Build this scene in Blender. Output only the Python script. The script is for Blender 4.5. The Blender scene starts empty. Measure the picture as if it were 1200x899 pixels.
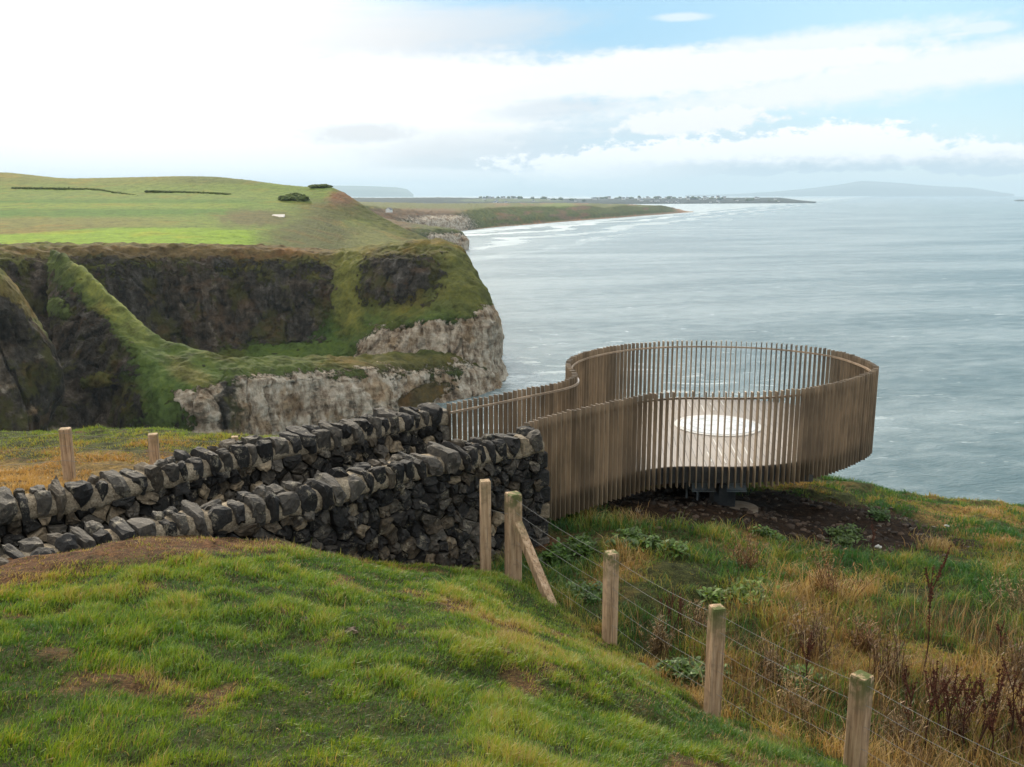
import bpy, bmesh, math, random
import numpy as np
from mathutils import Vector, Matrix
from mathutils.geometry import tessellate_polygon
random.seed(7); RNG = np.random.default_rng(11)
SC = bpy.context.scene; COL = SC.collection
PI = math.pi
# ------------------------------------------------------------------ survey: the camera stands at the origin, sea 50 m below
F = 1080.0; PITCH = math.atan(221.5/F); CP, SP = math.cos(PITCH), math.sin(PITCH)
SEA = -50.0
def ray(x, y):
    dx = (x-600)/F; dy = (449.5-y)/F
    return dx, CP+dy*SP, -SP+dy*CP
def P(x, y, D):                       # bearing and dip sighted from the camera, at horizontal distance D
    a, b, c = ray(x, y)
    return (a*D/b, D, c*D/b)
def Pz(x, y, z):                      # the same sighting where it meets level z
    a, b, c = ray(x, y); D = z*b/c
    return (a*D/b, D, z)
def S(x, D):                          # a waterline point
    t = SEA-1.5; dy = (t/D*CP+SP)/(CP-t/D*SP)
    b = CP+dy*SP
    return (x, 449.5-dy*F, D)
# ------------------------------------------------------------------ numpy noise
_perm = RNG.permutation(512).astype(np.int64)
def _h(ix, iy, iz):
    return _perm[(_perm[(_perm[ix & 511] + iy) & 511] + iz) & 511]/511.0
def vnoise(x, y, z=None):
    x = np.asarray(x, float); y = np.asarray(y, float)
    z = np.zeros_like(x) if z is None else np.asarray(z, float)
    xi = np.floor(x).astype(np.int64); yi = np.floor(y).astype(np.int64); zi = np.floor(z).astype(np.int64)
    fx, fy, fz = x-xi, y-yi, z-zi
    fx = fx*fx*(3-2*fx); fy = fy*fy*(3-2*fy); fz = fz*fz*(3-2*fz)
    r = 0
    for dx_ in (0, 1):
        for dy_ in (0, 1):
            for dz_ in (0, 1):
                w = (fx if dx_ else 1-fx)*(fy if dy_ else 1-fy)*(fz if dz_ else 1-fz)
                r = r + w*_h(xi+dx_, yi+dy_, zi+dz_)
    return r*2-1
def fbm(x, y, z=None, o=4, lac=2.03, g=0.5):
    s = 0; a = 1; n = 0; f = 1
    for i in range(o):
        s = s + a*vnoise(np.asarray(x)*f+17.3*i, np.asarray(y)*f-9.1*i, None if z is None else np.asarray(z)*f+4.7*i)
        n += a; a *= g; f *= lac
    return s/n
def sstep(a, b, x):
    t = np.clip((np.asarray(x, float)-a)/(b-a), 0, 1); return t*t*(3-2*t)
# ------------------------------------------------------------------ objects
def tag(o, label=None, cat=None, group=None, kind=None):
    if label: o['label'] = label
    if cat: o['category'] = cat
    if group: o['group'] = group
    if kind: o['kind'] = kind
    return o
def empty(name, loc, rz=0):
    o = bpy.data.objects.new(name, None); COL.objects.link(o)
    o.location = loc; o.rotation_euler = (0, 0, rz); o.empty_display_size = .2
    return o
def link(name, me, mat=None, parent=None, loc=None):
    o = bpy.data.objects.new(name, me); COL.objects.link(o)
    if mat is not None: me.materials.append(mat)
    if parent is not None:
        o.parent = parent
    if loc is not None: o.location = loc
    return o
def npmesh(name, V, faces, mat=None, parent=None, smooth=False, cols=None, floats=None, origin=None):
    """faces: array (n,4) or (n,3) or list of such arrays"""
    V = np.asarray(V, np.float32)
    if origin is not None: V = V-np.asarray(origin, np.float32)
    fl = faces if isinstance(faces, list) else [faces]
    fl = [np.asarray(f, np.int32) for f in fl if len(f)]
    me = bpy.data.meshes.new(name)
    me.vertices.add(len(V)); me.vertices.foreach_set('co', V.ravel())
    nl = sum(f.size for f in fl); npoly = sum(len(f) for f in fl)
    me.loops.add(nl); me.polygons.add(npoly)
    me.loops.foreach_set('vertex_index', np.concatenate([f.ravel() for f in fl]))
    tot = np.concatenate([np.full(len(f), f.shape[1], np.int32) for f in fl])
    st = np.concatenate([[0], np.cumsum(tot)[:-1]]).astype(np.int32)
    me.polygons.foreach_set('loop_start', st)
    me.polygons.foreach_set('use_smooth', np.full(npoly, smooth, bool))
    if cols is not None:
        a = me.color_attributes.new('Col', 'FLOAT_COLOR', 'POINT')
        c = np.ones((len(V), 4), np.float32); c[:, :3] = cols
        a.data.foreach_set('color', c.ravel())
    for k, v in (floats or {}).items():
        a = me.attributes.new(k, 'FLOAT', 'POINT'); a.data.foreach_set('value', np.asarray(v, np.float32))
    me.update(calc_edges=True); me.validate()
    o = link(name, me, mat, parent)
    if origin is not None and parent is None: o.location = origin
    return o
def grid_faces(nr, nc):
    i = np.arange(nr*nc).reshape(nr, nc)
    return np.stack([i[:-1, :-1], i[:-1, 1:], i[1:, 1:], i[1:, :-1]], -1).reshape(-1, 4)
class MB:
    """collects shapes, then links them as one mesh"""
    def __init__(s): s.V = []; s.Q = []; s.T = []; s.C = []; s.n = 0
    def add(s, V, Q=(), T=(), c=(1, 1, 1)):
        V = np.asarray(V, float).reshape(-1, 3)
        if len(Q): s.Q.append(np.asarray(Q, int)+s.n)
        if len(T): s.T.append(np.asarray(T, int)+s.n)
        s.V.append(V); c = np.asarray(c, float)
        s.C.append(np.tile(c, (len(V), 1)) if c.ndim == 1 else c); s.n += len(V)
    def box(s, c, h, R=None, col=(1, 1, 1), bev=0.0):
        """box with chamfered edges; c centre, h half sizes, R 3x3"""
        h = np.asarray(h, float)
        bm = bmesh.new(); bmesh.ops.create_cube(bm, size=2)
        for v in bm.verts: v.co = Vector((v.co.x*h[0], v.co.y*h[1], v.co.z*h[2]))
        if bev: bmesh.ops.bevel(bm, geom=list(bm.edges), offset=bev, segments=1, affect='EDGES')
        bm.verts.index_update()
        V = np.array([v.co[:] for v in bm.verts]); Q = []; T = []
        for f in bm.faces:
            ii = [v.index for v in f.verts]
            if len(ii) == 4: Q.append(ii)
            elif len(ii) == 3: T.append(ii)
        bm.free()
        if R is not None: V = V @ np.asarray(R).T
        s.add(V+np.asarray(c, float), Q, T, col)
    def tube(s, pts, rad, n=6, col=(1, 1, 1), cap=True):
        pts = np.asarray(pts, float); m = len(pts)
        rad = np.full(m, rad, float) if np.isscalar(rad) else np.asarray(rad, float)
        V = []
        tang = np.gradient(pts, axis=0)
        for i in range(m):
            t = tang[i]/(np.linalg.norm(tang[i])+1e-9)
            up = np.array([0, 0, 1.]) if abs(t[2]) < .9 else np.array([1., 0, 0])
            a = np.cross(t, up); a /= np.linalg.norm(a); b = np.cross(t, a)
            th = np.arange(n)*2*PI/n
            V.append(pts[i]+rad[i]*(np.cos(th)[:, None]*a+np.sin(th)[:, None]*b))
        Q = [[i*n+j, i*n+(j+1) % n, (i+1)*n+(j+1) % n, (i+1)*n+j] for i in range(m-1) for j in range(n)]
        V = np.concatenate(V); T = []
        if cap:
            V = np.concatenate([V, [pts[0], pts[-1]]]); k = m*n
            T = [[k, (j+1) % n, j] for j in range(n)]+[[k+1, (m-1)*n+j, (m-1)*n+(j+1) % n] for j in range(n)]
        s.add(V, Q, T, col)
    def build(s, name, mat, parent=None, smooth=False, origin=None):
        V = np.concatenate(s.V); f = []
        if s.Q: f.append(np.concatenate(s.Q))
        if s.T: f.append(np.concatenate(s.T))
        off = origin
        if parent is not None and origin is None: off = np.array(parent.location[:])
        o = npmesh(name, V-(0 if off is None else np.asarray(off)), f, mat, parent, smooth, np.concatenate(s.C))
        if parent is None and off is not None: o.location = off
        return o
# ------------------------------------------------------------------ node helpers
class NT:
    def __init__(s, nt): s.nt = nt
    def n(s, t, **kw):
        nd = s.nt.nodes.new(t)
        for k, v in kw.items(): setattr(nd, k, v)
        return nd
    def put(s, sock, v):
        if isinstance(v, bpy.types.NodeSocket): s.nt.links.new(v, sock)
        elif v is not None:
            if isinstance(v, (tuple, list)) and len(v) == 3 and sock.type == 'RGBA': v = (*v, 1)
            sock.default_value = v
    def m(s, op, a, b=None, c=None, clamp=False):
        nd = s.n('ShaderNodeMath', operation=op, use_clamp=clamp)
        for i, v in enumerate((a, b, c)):
            if v is not None: s.put(nd.inputs[i], v)
        return nd.outputs[0]
    def vm(s, op, a, b=None, sc=None):
        nd = s.n('ShaderNodeVectorMath', operation=op)
        s.put(nd.inputs[0], a)
        if b is not None: s.put(nd.inputs[1], b)
        if sc is not None: s.put(nd.inputs[3], sc)
        return nd.outputs[1] if op in ('DOT_PRODUCT', 'LENGTH', 'DISTANCE') else nd.outputs[0]
    def ss(s, a, b, x):
        nd = s.n('ShaderNodeMapRange', interpolation_type='SMOOTHSTEP', clamp=True)
        s.put(nd.inputs[0], x); s.put(nd.inputs[1], a); s.put(nd.inputs[2], b)
        return nd.outputs[0]
    def mix(s, f, a, b, mode='MIX'):
        nd = s.n('ShaderNodeMix', data_type='RGBA', blend_type=mode)
        s.put(nd.inputs[0], f); s.put(nd.inputs[6], a); s.put(nd.inputs[7], b)
        return nd.outputs[2]
    def xyz(s, x, y, z=0.0):
        nd = s.n('ShaderNodeCombineXYZ')
        for i, v in enumerate((x, y, z)): s.put(nd.inputs[i], v)
        return nd.outputs[0]
    def noise(s, vec, scale, detail=4, rough=.55, dist=0.0):
        nd = s.n('ShaderNodeTexNoise')
        if vec is not None: s.put(nd.inputs['Vector'], vec)
        s.put(nd.inputs['Scale'], scale); s.put(nd.inputs['Detail'], detail); s.put(nd.inputs['Roughness'], rough); s.put(nd.inputs['Distortion'], dist)
        return nd.outputs[0]
    def vor(s, vec, scale, feature='F1', rnd=1.0):
        nd = s.n('ShaderNodeTexVoronoi', feature=feature)
        if vec is not None: s.put(nd.inputs['Vector'], vec)
        s.put(nd.inputs['Scale'], scale)
        if 'Randomness' in nd.inputs: s.put(nd.inputs['Randomness'], rnd)
        return nd
    def attr(s, name, fac=False):
        nd = s.n('ShaderNodeAttribute', attribute_name=name)
        return nd.outputs['Fac'] if fac else nd.outputs['Color']
    def pos(s): return s.n('ShaderNodeNewGeometry').outputs['Position']
    def obj(s): return s.n('ShaderNodeTexCoord').outputs['Object']
    def scl(s, vec, v):
        nd = s.n('ShaderNodeMapping'); s.put(nd.inputs[0], vec); nd.inputs['Scale'].default_value = v
        return nd.outputs[0]
    def ramp(s, f, stops):
        nd = s.n('ShaderNodeValToRGB'); cr = nd.color_ramp
        while len(cr.elements) < len(stops): cr.elements.new(.5)
        for e, (p, c) in zip(cr.elements, stops): e.position = p; e.color = (*c, 1)
        s.put(nd.inputs[0], f); return nd.outputs[0]
    def bump(s, h, strength=.5, dist=.02, normal=None):
        nd = s.n('ShaderNodeBump'); s.put(nd.inputs['Height'], h)
        s.put(nd.inputs['Strength'], strength); s.put(nd.inputs['Distance'], dist)
        if normal is not None: s.put(nd.inputs['Normal'], normal)
        return nd.outputs[0]
def new_mat(name):
    m = bpy.data.materials.new(name); m.use_nodes = True
    nt = m.node_tree; b = nt.nodes['Principled BSDF']
    return m, NT(nt), b
def principled(name, color, rough=.8, bump=None, spec=.3, metal=0.0):
    """color: callable(NT) -> socket or tuple; bump: callable(NT) -> normal socket"""
    m, T, b = new_mat(name)
    c = color(T) if callable(color) else color
    T.put(b.inputs['Base Color'], c)
    T.put(b.inputs['Roughness'], rough(T) if callable(rough) else rough)
    b.inputs['Specular IOR Level'].default_value = spec; b.inputs['Metallic'].default_value = metal
    if bump: T.put(b.inputs['Normal'], bump(T))
    return m
# ------------------------------------------------------------------ camera
cam = bpy.data.cameras.new('camera'); camo = bpy.data.objects.new('camera', cam); COL.objects.link(camo)
cam.sensor_width = 36; cam.sensor_fit = 'HORIZONTAL'; cam.lens = 36*F/1200; cam.clip_start = .1; cam.clip_end = 90000
camo.rotation_euler = (PI/2-PITCH, 0, 0); SC.camera = camo
# ------------------------------------------------------------------ sun and sky
SUN_AZ, SUN_EL = -23.0, 22.0
sd = bpy.data.lights.new('sun', 'SUN'); so = bpy.data.objects.new('sun', sd); COL.objects.link(so)
sd.energy = 3.9; sd.angle = math.radians(6); sd.color = (1.0, .86, .66)
a, e = math.radians(SUN_AZ), math.radians(SUN_EL)
sdir = Vector((math.sin(a)*math.cos(e), math.cos(a)*math.cos(e), math.sin(e)))
so.rotation_euler = sdir.to_track_quat('Z', 'Y').to_euler()
W = bpy.data.worlds.new('World'); SC.world = W; W.use_nodes = True
T = NT(W.node_tree); W.node_tree.nodes.clear()
sky = T.n('ShaderNodeTexSky', sky_type='NISHITA'); sky.sun_disc = False
sky.sun_elevation = e; sky.sun_rotation = -a; sky.air_density = 1.0; sky.dust_density = 1.0; sky.ozone_density = 1.5
d = T.n('ShaderNodeTexCoord').outputs['Generated']
sp = T.n('ShaderNodeSeparateXYZ'); T.put(sp.inputs[0], d)
AZ = T.m('MULTIPLY', T.m('ARCTAN2', sp.outputs[0], sp.outputs[1]), 180/PI)
EL = T.m('MULTIPLY', T.m('ARCSINE', sp.outputs[2]), 180/PI)
def azel(x, y):
    r = ray(x, y); return math.degrees(math.atan2(r[0], r[1])), math.degrees(math.atan2(r[2], math.hypot(r[0], r[1])))
ST = 0.1                                       # world strength; cloud colours below are divided by it
def cl(r, g, b): return (r/ST, g/ST, b/ST)
v1 = T.xyz(T.m('MULTIPLY', AZ, .16), T.m('MULTIPLY', EL, .62))
n1 = T.noise(v1, 1.0, 6, .58)                    # billows, wide and low
v2 = T.xyz(T.m('MULTIPLY', AZ, .07), T.m('MULTIPLY', T.m('SUBTRACT', EL, T.m('MULTIPLY', AZ, .05)), .55), 3.3)
n2 = T.noise(v2, 1.0, 5, .55, .4)                # streaks
v3 = T.xyz(T.m('MULTIPLY', AZ, .55), T.m('MULTIPLY', EL, 1.1), 7.7)
n3 = T.noise(v3, 1.0, 5, .6)                     # fine billows
def lobe(x, y, rx, ry, soft, nz, amt, tilt=0.0, flat=None):
    ca, ce = azel(x, y); ra, re = rx/19.2, ry/19.2
    da = T.m('SUBTRACT', AZ, ca); de = T.m('SUBTRACT', T.m('SUBTRACT', EL, ce), T.m('MULTIPLY', da, tilt))
    if flat is not None:                          # flat base: squash what hangs below the centre
        de = T.m('MULTIPLY', de, T.m('ADD', 1.0, T.m('MULTIPLY', T.m('LESS_THAN', de, 0.0), flat)))
    q = T.m('SQRT', T.m('ADD', T.m('POWER', T.m('DIVIDE', da, ra), 2), T.m('POWER', T.m('DIVIDE', de, re), 2)))
    q = T.m('ADD', q, T.m('MULTIPLY', T.m('SUBTRACT', nz, .5), amt))
    return T.ss(1+soft, 1-soft, q)
def mx(*s):
    r = s[0]
    for q in s[1:]: r = T.m('MAXIMUM', r, q)
    return r
sunang = T.m('MULTIPLY', T.m('ARCCOSINE', T.m('MINIMUM', T.vm('DOT_PRODUCT', d, tuple(sdir)), 1.0)), 180/PI)
glow = T.m('EXPONENT', T.m('MULTIPLY', T.m('POWER', T.m('DIVIDE', sunang, 13), 2), -1.0))
# clear sky: Nishita, milky near the horizon
milk = T.m('EXPONENT', T.m('MULTIPLY', T.m('MAXIMUM', EL, 0.0), -.20))
tint = T.mix(1.0, sky.outputs[0], (.80, 1.02, 1.15), 'MULTIPLY')
clear = T.mix(milk, cl(.22, .53, .80), cl(.50, .70, .82))
base = T.mix(.85, tint, clear)
def con(n, k): return T.m('ADD', .5, T.m('MULTIPLY', T.m('SUBTRACT', n, .5), k))
n1, n2, n3 = con(n1, 1.9), con(n2, 1.9), con(n3, 1.9)
n4 = T.noise(T.xyz(T.m('MULTIPLY', AZ, 1.3), T.m('MULTIPLY', EL, 2.3), 2.2), 1.0, 6, .62); n4 = con(n4, 1.9)   # puffs
nf = T.m('ADD', T.m('MULTIPLY', n3, .55), T.m('MULTIPLY', n4, .45))
# veil of high cloud to the left, thinning to the right
veil = T.m('MULTIPLY', T.ss(3, -15, T.m('ADD', AZ, T.m('MULTIPLY', T.m('SUBTRACT', n2, .5), 14))), T.ss(-20, 0, EL), clamp=True)
base = T.mix(T.m('MULTIPLY', veil, .9), base, cl(.78, .82, .86))
# grey-blue layers over the left and centre
grey = mx(lobe(560, 160, 190, 40, .5, n2, .7), lobe(140, 45, 260, 20, .4, n2, .7), lobe(400, 60, 230, 26, .6, n2, .7), T.m('MULTIPLY', lobe(760, 190, 300, 40, .6, n2, .5), .8))
greyc = T.mix(T.ss(-4, 5, AZ), cl(.76, .79, .83), cl(.66, .78, .87))
# white clouds
stripe = lobe(760, 88, 280, 27, .34, T.m('ADD', T.m('MULTIPLY', n2, .5), T.m('MULTIPLY', nf, .5)), 1.5, .05)
stripe2 = T.m('MULTIPLY', lobe(1060, 90, 330, 22, .45, T.m('ADD', T.m('MULTIPLY', n2, .5), T.m('MULTIPLY', nf, .5)), 1.2, .10), .9)
stripe3 = T.m('MULTIPLY', lobe(890, 62, 190, 15, .5, nf, .8, .09), .85)
lens = lobe(822, 139, 92, 15, .26, nf, 1.5, .06)
big = lobe(480, 108, 230, 44, .34, T.m('ADD', T.m('MULTIPLY', n2, .5), T.m('MULTIPLY', nf, .5)), 1.3, .04)
leftw = lobe(130, 162, 420, 92, .30, T.m('ADD', T.m('MULTIPLY', n2, .7), T.m('MULTIPLY', nf, .3)), .75)
topl = T.m('MULTIPLY', lobe(60, 0, 210, 18, .35, nf, .7), .95)
mid1 = T.m('MULTIPLY', lobe(520, 165, 90, 16, .25, nf, 1.4, -.12), .9)
wisp = T.m('MULTIPLY', mx(lobe(1155, 32, 27, 6, .4, nf, .5), lobe(800, 20, 30, 4, .5, nf, .5)), .55)
cum = lobe(850, 194, 250, 31, .13, nf, 1.15, .03, 1.6)
cum2 = lobe(980, 187, 120, 37, .13, nf, 1.05, 0, 2.2)
cum3 = lobe(1165, 196, 74, 25, .13, nf, 1.2, 0, 2.0)
cum4 = T.m('MULTIPLY', lobe(500, 210, 130, 12, .3, nf, .7), .6)
cum5 = T.m('MULTIPLY', lobe(700, 206, 110, 14, .3, nf, .7), .8)
hi = mx(stripe, stripe2, stripe3, lens, big, topl, wisp, mid1)
sk = T.mix(T.m('MULTIPLY', grey, .85), base, greyc)
sk = T.mix(hi, sk, cl(.99, 1.0, 1.0))
sk = T.mix(leftw, sk, cl(1.08, 1.08, 1.07))
nm = T.m('ADD', T.m('MULTIPLY', n2, .6), T.m('MULTIPLY', nf, .4))
grey2 = mx(lobe(470, 36, 190, 24, .5, nm, 1.1, .03), lobe(425, 157, 60, 11, .5, nf, 1.0), T.m('MULTIPLY', lobe(560, 188, 130, 26, .5, nm, 1.0), .9), T.m('MULTIPLY', lobe(230, 46, 200, 15, .6, nm, 1.0), .8), T.m('MULTIPLY', lobe(640, 128, 70, 9, .6, nf, 1.0, .08), .7))
sk = T.mix(T.m('MULTIPLY', grey2, .8), sk, T.mix(T.ss(-9, 3, AZ), cl(.74, .75, .77), cl(.62, .72, .81)))
# the heaped cloud on the right: white crown, grey-blue foot
foot = T.m('MULTIPLY', T.ss(azel(0, 176)[1], azel(0, 198)[1], T.m('ADD', EL, T.m('MULTIPLY', T.m('SUBTRACT', nf, .5), 1.1))), T.ss(azel(640, 0)[0], azel(930, 0)[0], AZ))
cumc = T.mix(T.m('MULTIPLY', foot, .92), cl(1.1, 1.1, 1.1), cl(.47, .61, .72))
sk = T.mix(mx(cum, cum2, cum3, cum4, cum5), sk, cumc)
# broken bright cloud over the rest of the dome
dz = T.m('ADD', T.m('MAXIMUM', sp.outputs[2], 0.0), .25)
pv = T.xyz(T.m('DIVIDE', sp.outputs[0], dz), T.m('DIVIDE', sp.outputs[1], dz))
up = T.m('MULTIPLY', T.ss(.34, .56, T.noise(pv, 1.3, 5, .55)), T.ss(13.5, 22, EL))
sk = T.mix(up, sk, cl(1.5, 1.48, 1.44))
# added bright patch in the cloud above the view, lights sea and ground
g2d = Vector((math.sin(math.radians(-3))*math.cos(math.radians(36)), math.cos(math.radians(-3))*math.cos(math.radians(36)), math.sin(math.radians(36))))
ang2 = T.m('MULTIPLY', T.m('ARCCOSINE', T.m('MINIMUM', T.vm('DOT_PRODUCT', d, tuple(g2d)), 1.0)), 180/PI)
fill_glow = T.m('EXPONENT', T.m('MULTIPLY', T.m('POWER', T.m('DIVIDE', ang2, 11.5), 2), -1.0))
addc = T.mix(1.0, T.mix(glow, (0, 0, 0), cl(1.35, 1.28, 1.16)), T.mix(fill_glow, (0, 0, 0), cl(8.5, 8.2, 7.6)), 'ADD')
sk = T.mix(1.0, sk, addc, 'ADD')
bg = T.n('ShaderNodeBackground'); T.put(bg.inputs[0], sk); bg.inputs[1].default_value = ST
out = T.n('ShaderNodeOutputWorld'); W.node_tree.links.new(bg.outputs[0], out.inputs[0])
W.cycles.sampling_method = 'MANUAL'; W.cycles.sample_map_resolution = 512
# ------------------------------------------------------------------ air
HZ = MB(); HZ.box((0, 0, (SEA-2+410)/2), (34000, 34000, (410-SEA+2)/2))
hm = bpy.data.materials.new('haze'); hm.use_nodes = True; hm.node_tree.nodes.clear()
T = NT(hm.node_tree); vol = T.n('ShaderNodeVolumePrincipled'); vol.inputs['Color'].default_value = (.64, .84, 1.0, 1)
vol.inputs['Density'].default_value = 6.8e-5; vol.inputs['Anisotropy'].default_value = .1
mo = T.n('ShaderNodeOutputMaterial'); hm.node_tree.links.new(vol.outputs[0], mo.inputs['Volume'])
hz = HZ.build('haze', hm); tag(hz, 'pale sea haze that fades the far coast and hills', 'haze', kind='stuff')
# ------------------------------------------------------------------ sea
def sea_mat():
    m, T, b = new_mat('sea_water')
    p = T.pos(); s = T.n('ShaderNodeSeparateXYZ'); T.put(s.inputs[0], p)
    X, Y = s.outputs[0], s.outputs[1]
    rot = T.xyz(T.m('ADD', T.m('MULTIPLY', X, .96), T.m('MULTIPLY', Y, .26)), T.m('SUBTRACT', T.m('MULTIPLY', Y, .96), T.m('MULTIPLY', X, .26)))
    swell = T.noise(T.scl(rot, (.010, .028, 1)), 1.0, 3, .5)
    wave = T.noise(T.scl(rot, (.09, .16, 1)), 1.0, 4, .6, .3)
    chop = T.noise(T.scl(rot, (.8, 1.25, 1)), 1.0, 4, .65)
    h = T.m('ADD', T.m('ADD', T.m('MULTIPLY', swell, 3.2), T.m('MULTIPLY', wave, 1.15)), T.m('MULTIPLY', chop, .40))
    T.put(b.inputs['Normal'], T.bump(h, 1.0, 1.0))
    # surf along the beach and the foot of the cliffs
    x0, y0, _ = Pz(547, 271, SEA); x1, y1, _ = Pz(806, 248.6, SEA)
    L = math.hypot(x1-x0, y1-y0); nx, ny = (y1-y0)/L, -(x1-x0)/L
    dd = T.m('ADD', T.m('MULTIPLY', T.m('SUBTRACT', X, x0), nx), T.m('MULTIPLY', T.m('SUBTRACT', Y, y0), ny))
    wob = T.noise(T.scl(p, (.004, .004, 1)), 1.0, 3, .6)
    fine = T.noise(T.scl(p, (.03, .05, 1)), 1.0, 4, .65)
    ph = T.m('SINE', T.m('ADD', T.m('MULTIPLY', dd, .075), T.m('MULTIPLY', wob, 16)))
    band = T.m('MULTIPLY', T.ss(.25, .95, T.m('ADD', ph, T.m('MULTIPLY', T.m('SUBTRACT', fine, .5), 1.6))), T.ss(330, 40, dd))
    band = T.m('MAXIMUM', band, T.m('MULTIPLY', T.ss(60, 10, dd), T.ss(.3, .6, fine)))
    dh = T.vm('DISTANCE', p, P(585, 452, 232)); dh = T.m('SUBTRACT', 1.0, T.m('DIVIDE', dh, 120))
    churn = T.ss(.60, .76, T.m('ADD', T.noise(T.scl(p, (.07, .16, 1)), 1.0, 6, .70, .5), T.m('MULTIPLY', T.m('MAXIMUM', dh, 0.0), .14)))
    caps = T.m('MULTIPLY', churn, .5)
    foam = T.m('MAXIMUM', T.m('MULTIPLY', band, .55), caps)
    pat = T.noise(T.scl(rot, (.0035, .016, 1)), 1.0, 5, .6, .4)
    deep = T.mix(T.ss(.38, .62, T.m('ADD', T.m('MULTIPLY', pat, .65), T.m('MULTIPLY', wave, .35))), (.050, .095, .100), (.21, .26, .26))
    T.put(b.inputs['Base Color'], T.mix(foam, deep, (.62, .68, .68)))
    T.put(b.inputs['Roughness'], T.m('ADD', .20, T.m('MULTIPLY', foam, .5)))
    b.inputs['IOR'].default_value = 1.333
    return m
R_ = [60, 120, 200, 320, 500, 800, 1300, 2200, 4000, 8000, 16000, 33000]
th = np.linspace(-PI, PI, 97)
V = [[(r*math.sin(t), r*math.cos(t), SEA) for t in th] for r in R_]
o = npmesh('sea', np.array(V).reshape(-1, 3), grid_faces(len(R_), 97), sea_mat(), smooth=True)
tag(o, 'grey green sea with low swell and white surf', 'sea', kind='structure')
# ------------------------------------------------------------------ far land: sheets lofted through surveyed points
def smooth_axis(A, k, axis):
    if k < 1: return A
    w = np.hanning(2*k+3)[1:-1]; w /= w.sum(); r = len(w)//2
    pad = [(0, 0)]*A.ndim; pad[axis] = (r, r)
    B = np.pad(A, pad, mode='edge'); out = 0
    for i, wi in enumerate(w):
        sl = [slice(None)]*A.ndim; sl[axis] = slice(i, i+A.shape[axis]); out = out+wi*B[tuple(sl)]
    return out
def loft(rows, nr, nc, extra=None, sm=.35):
    """rows: R x K of (x,y,D[,rock,chalk]); returns world grid, and the channels"""
    A = np.array(rows, float); R, K, ch = A.shape
    def up(A, n, axis):
        m = A.shape[axis]; t = np.linspace(0, m-1, n); i = np.minimum(t.astype(int), m-2); f = t-i
        sh = [1]*A.ndim; sh[axis] = n; f = f.reshape(sh)
        return np.take(A, i, axis)*(1-f)+np.take(A, i+1, axis)*f
    A = up(up(A, nr, 0), nc, 1)
    A = smooth_axis(A, int(sm*nr/(R-1)), 0); A = smooth_axis(A, int(sm*nc/(K-1)), 1)
    x, y, D = A[..., 0], A[..., 1], A[..., 2]
    dx = (x-600)/F; dy = (449.5-y)/F; b = CP+dy*SP; c = -SP+dy*CP
    return np.stack([dx*D/b, D, c*D/b], -1), A
def normals(V):
    a = np.gradient(V, axis=1); b = np.gradient(V, axis=0); n = np.cross(a, b)
    return n/(np.linalg.norm(n, axis=-1, keepdims=True)+1e-9)
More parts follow.
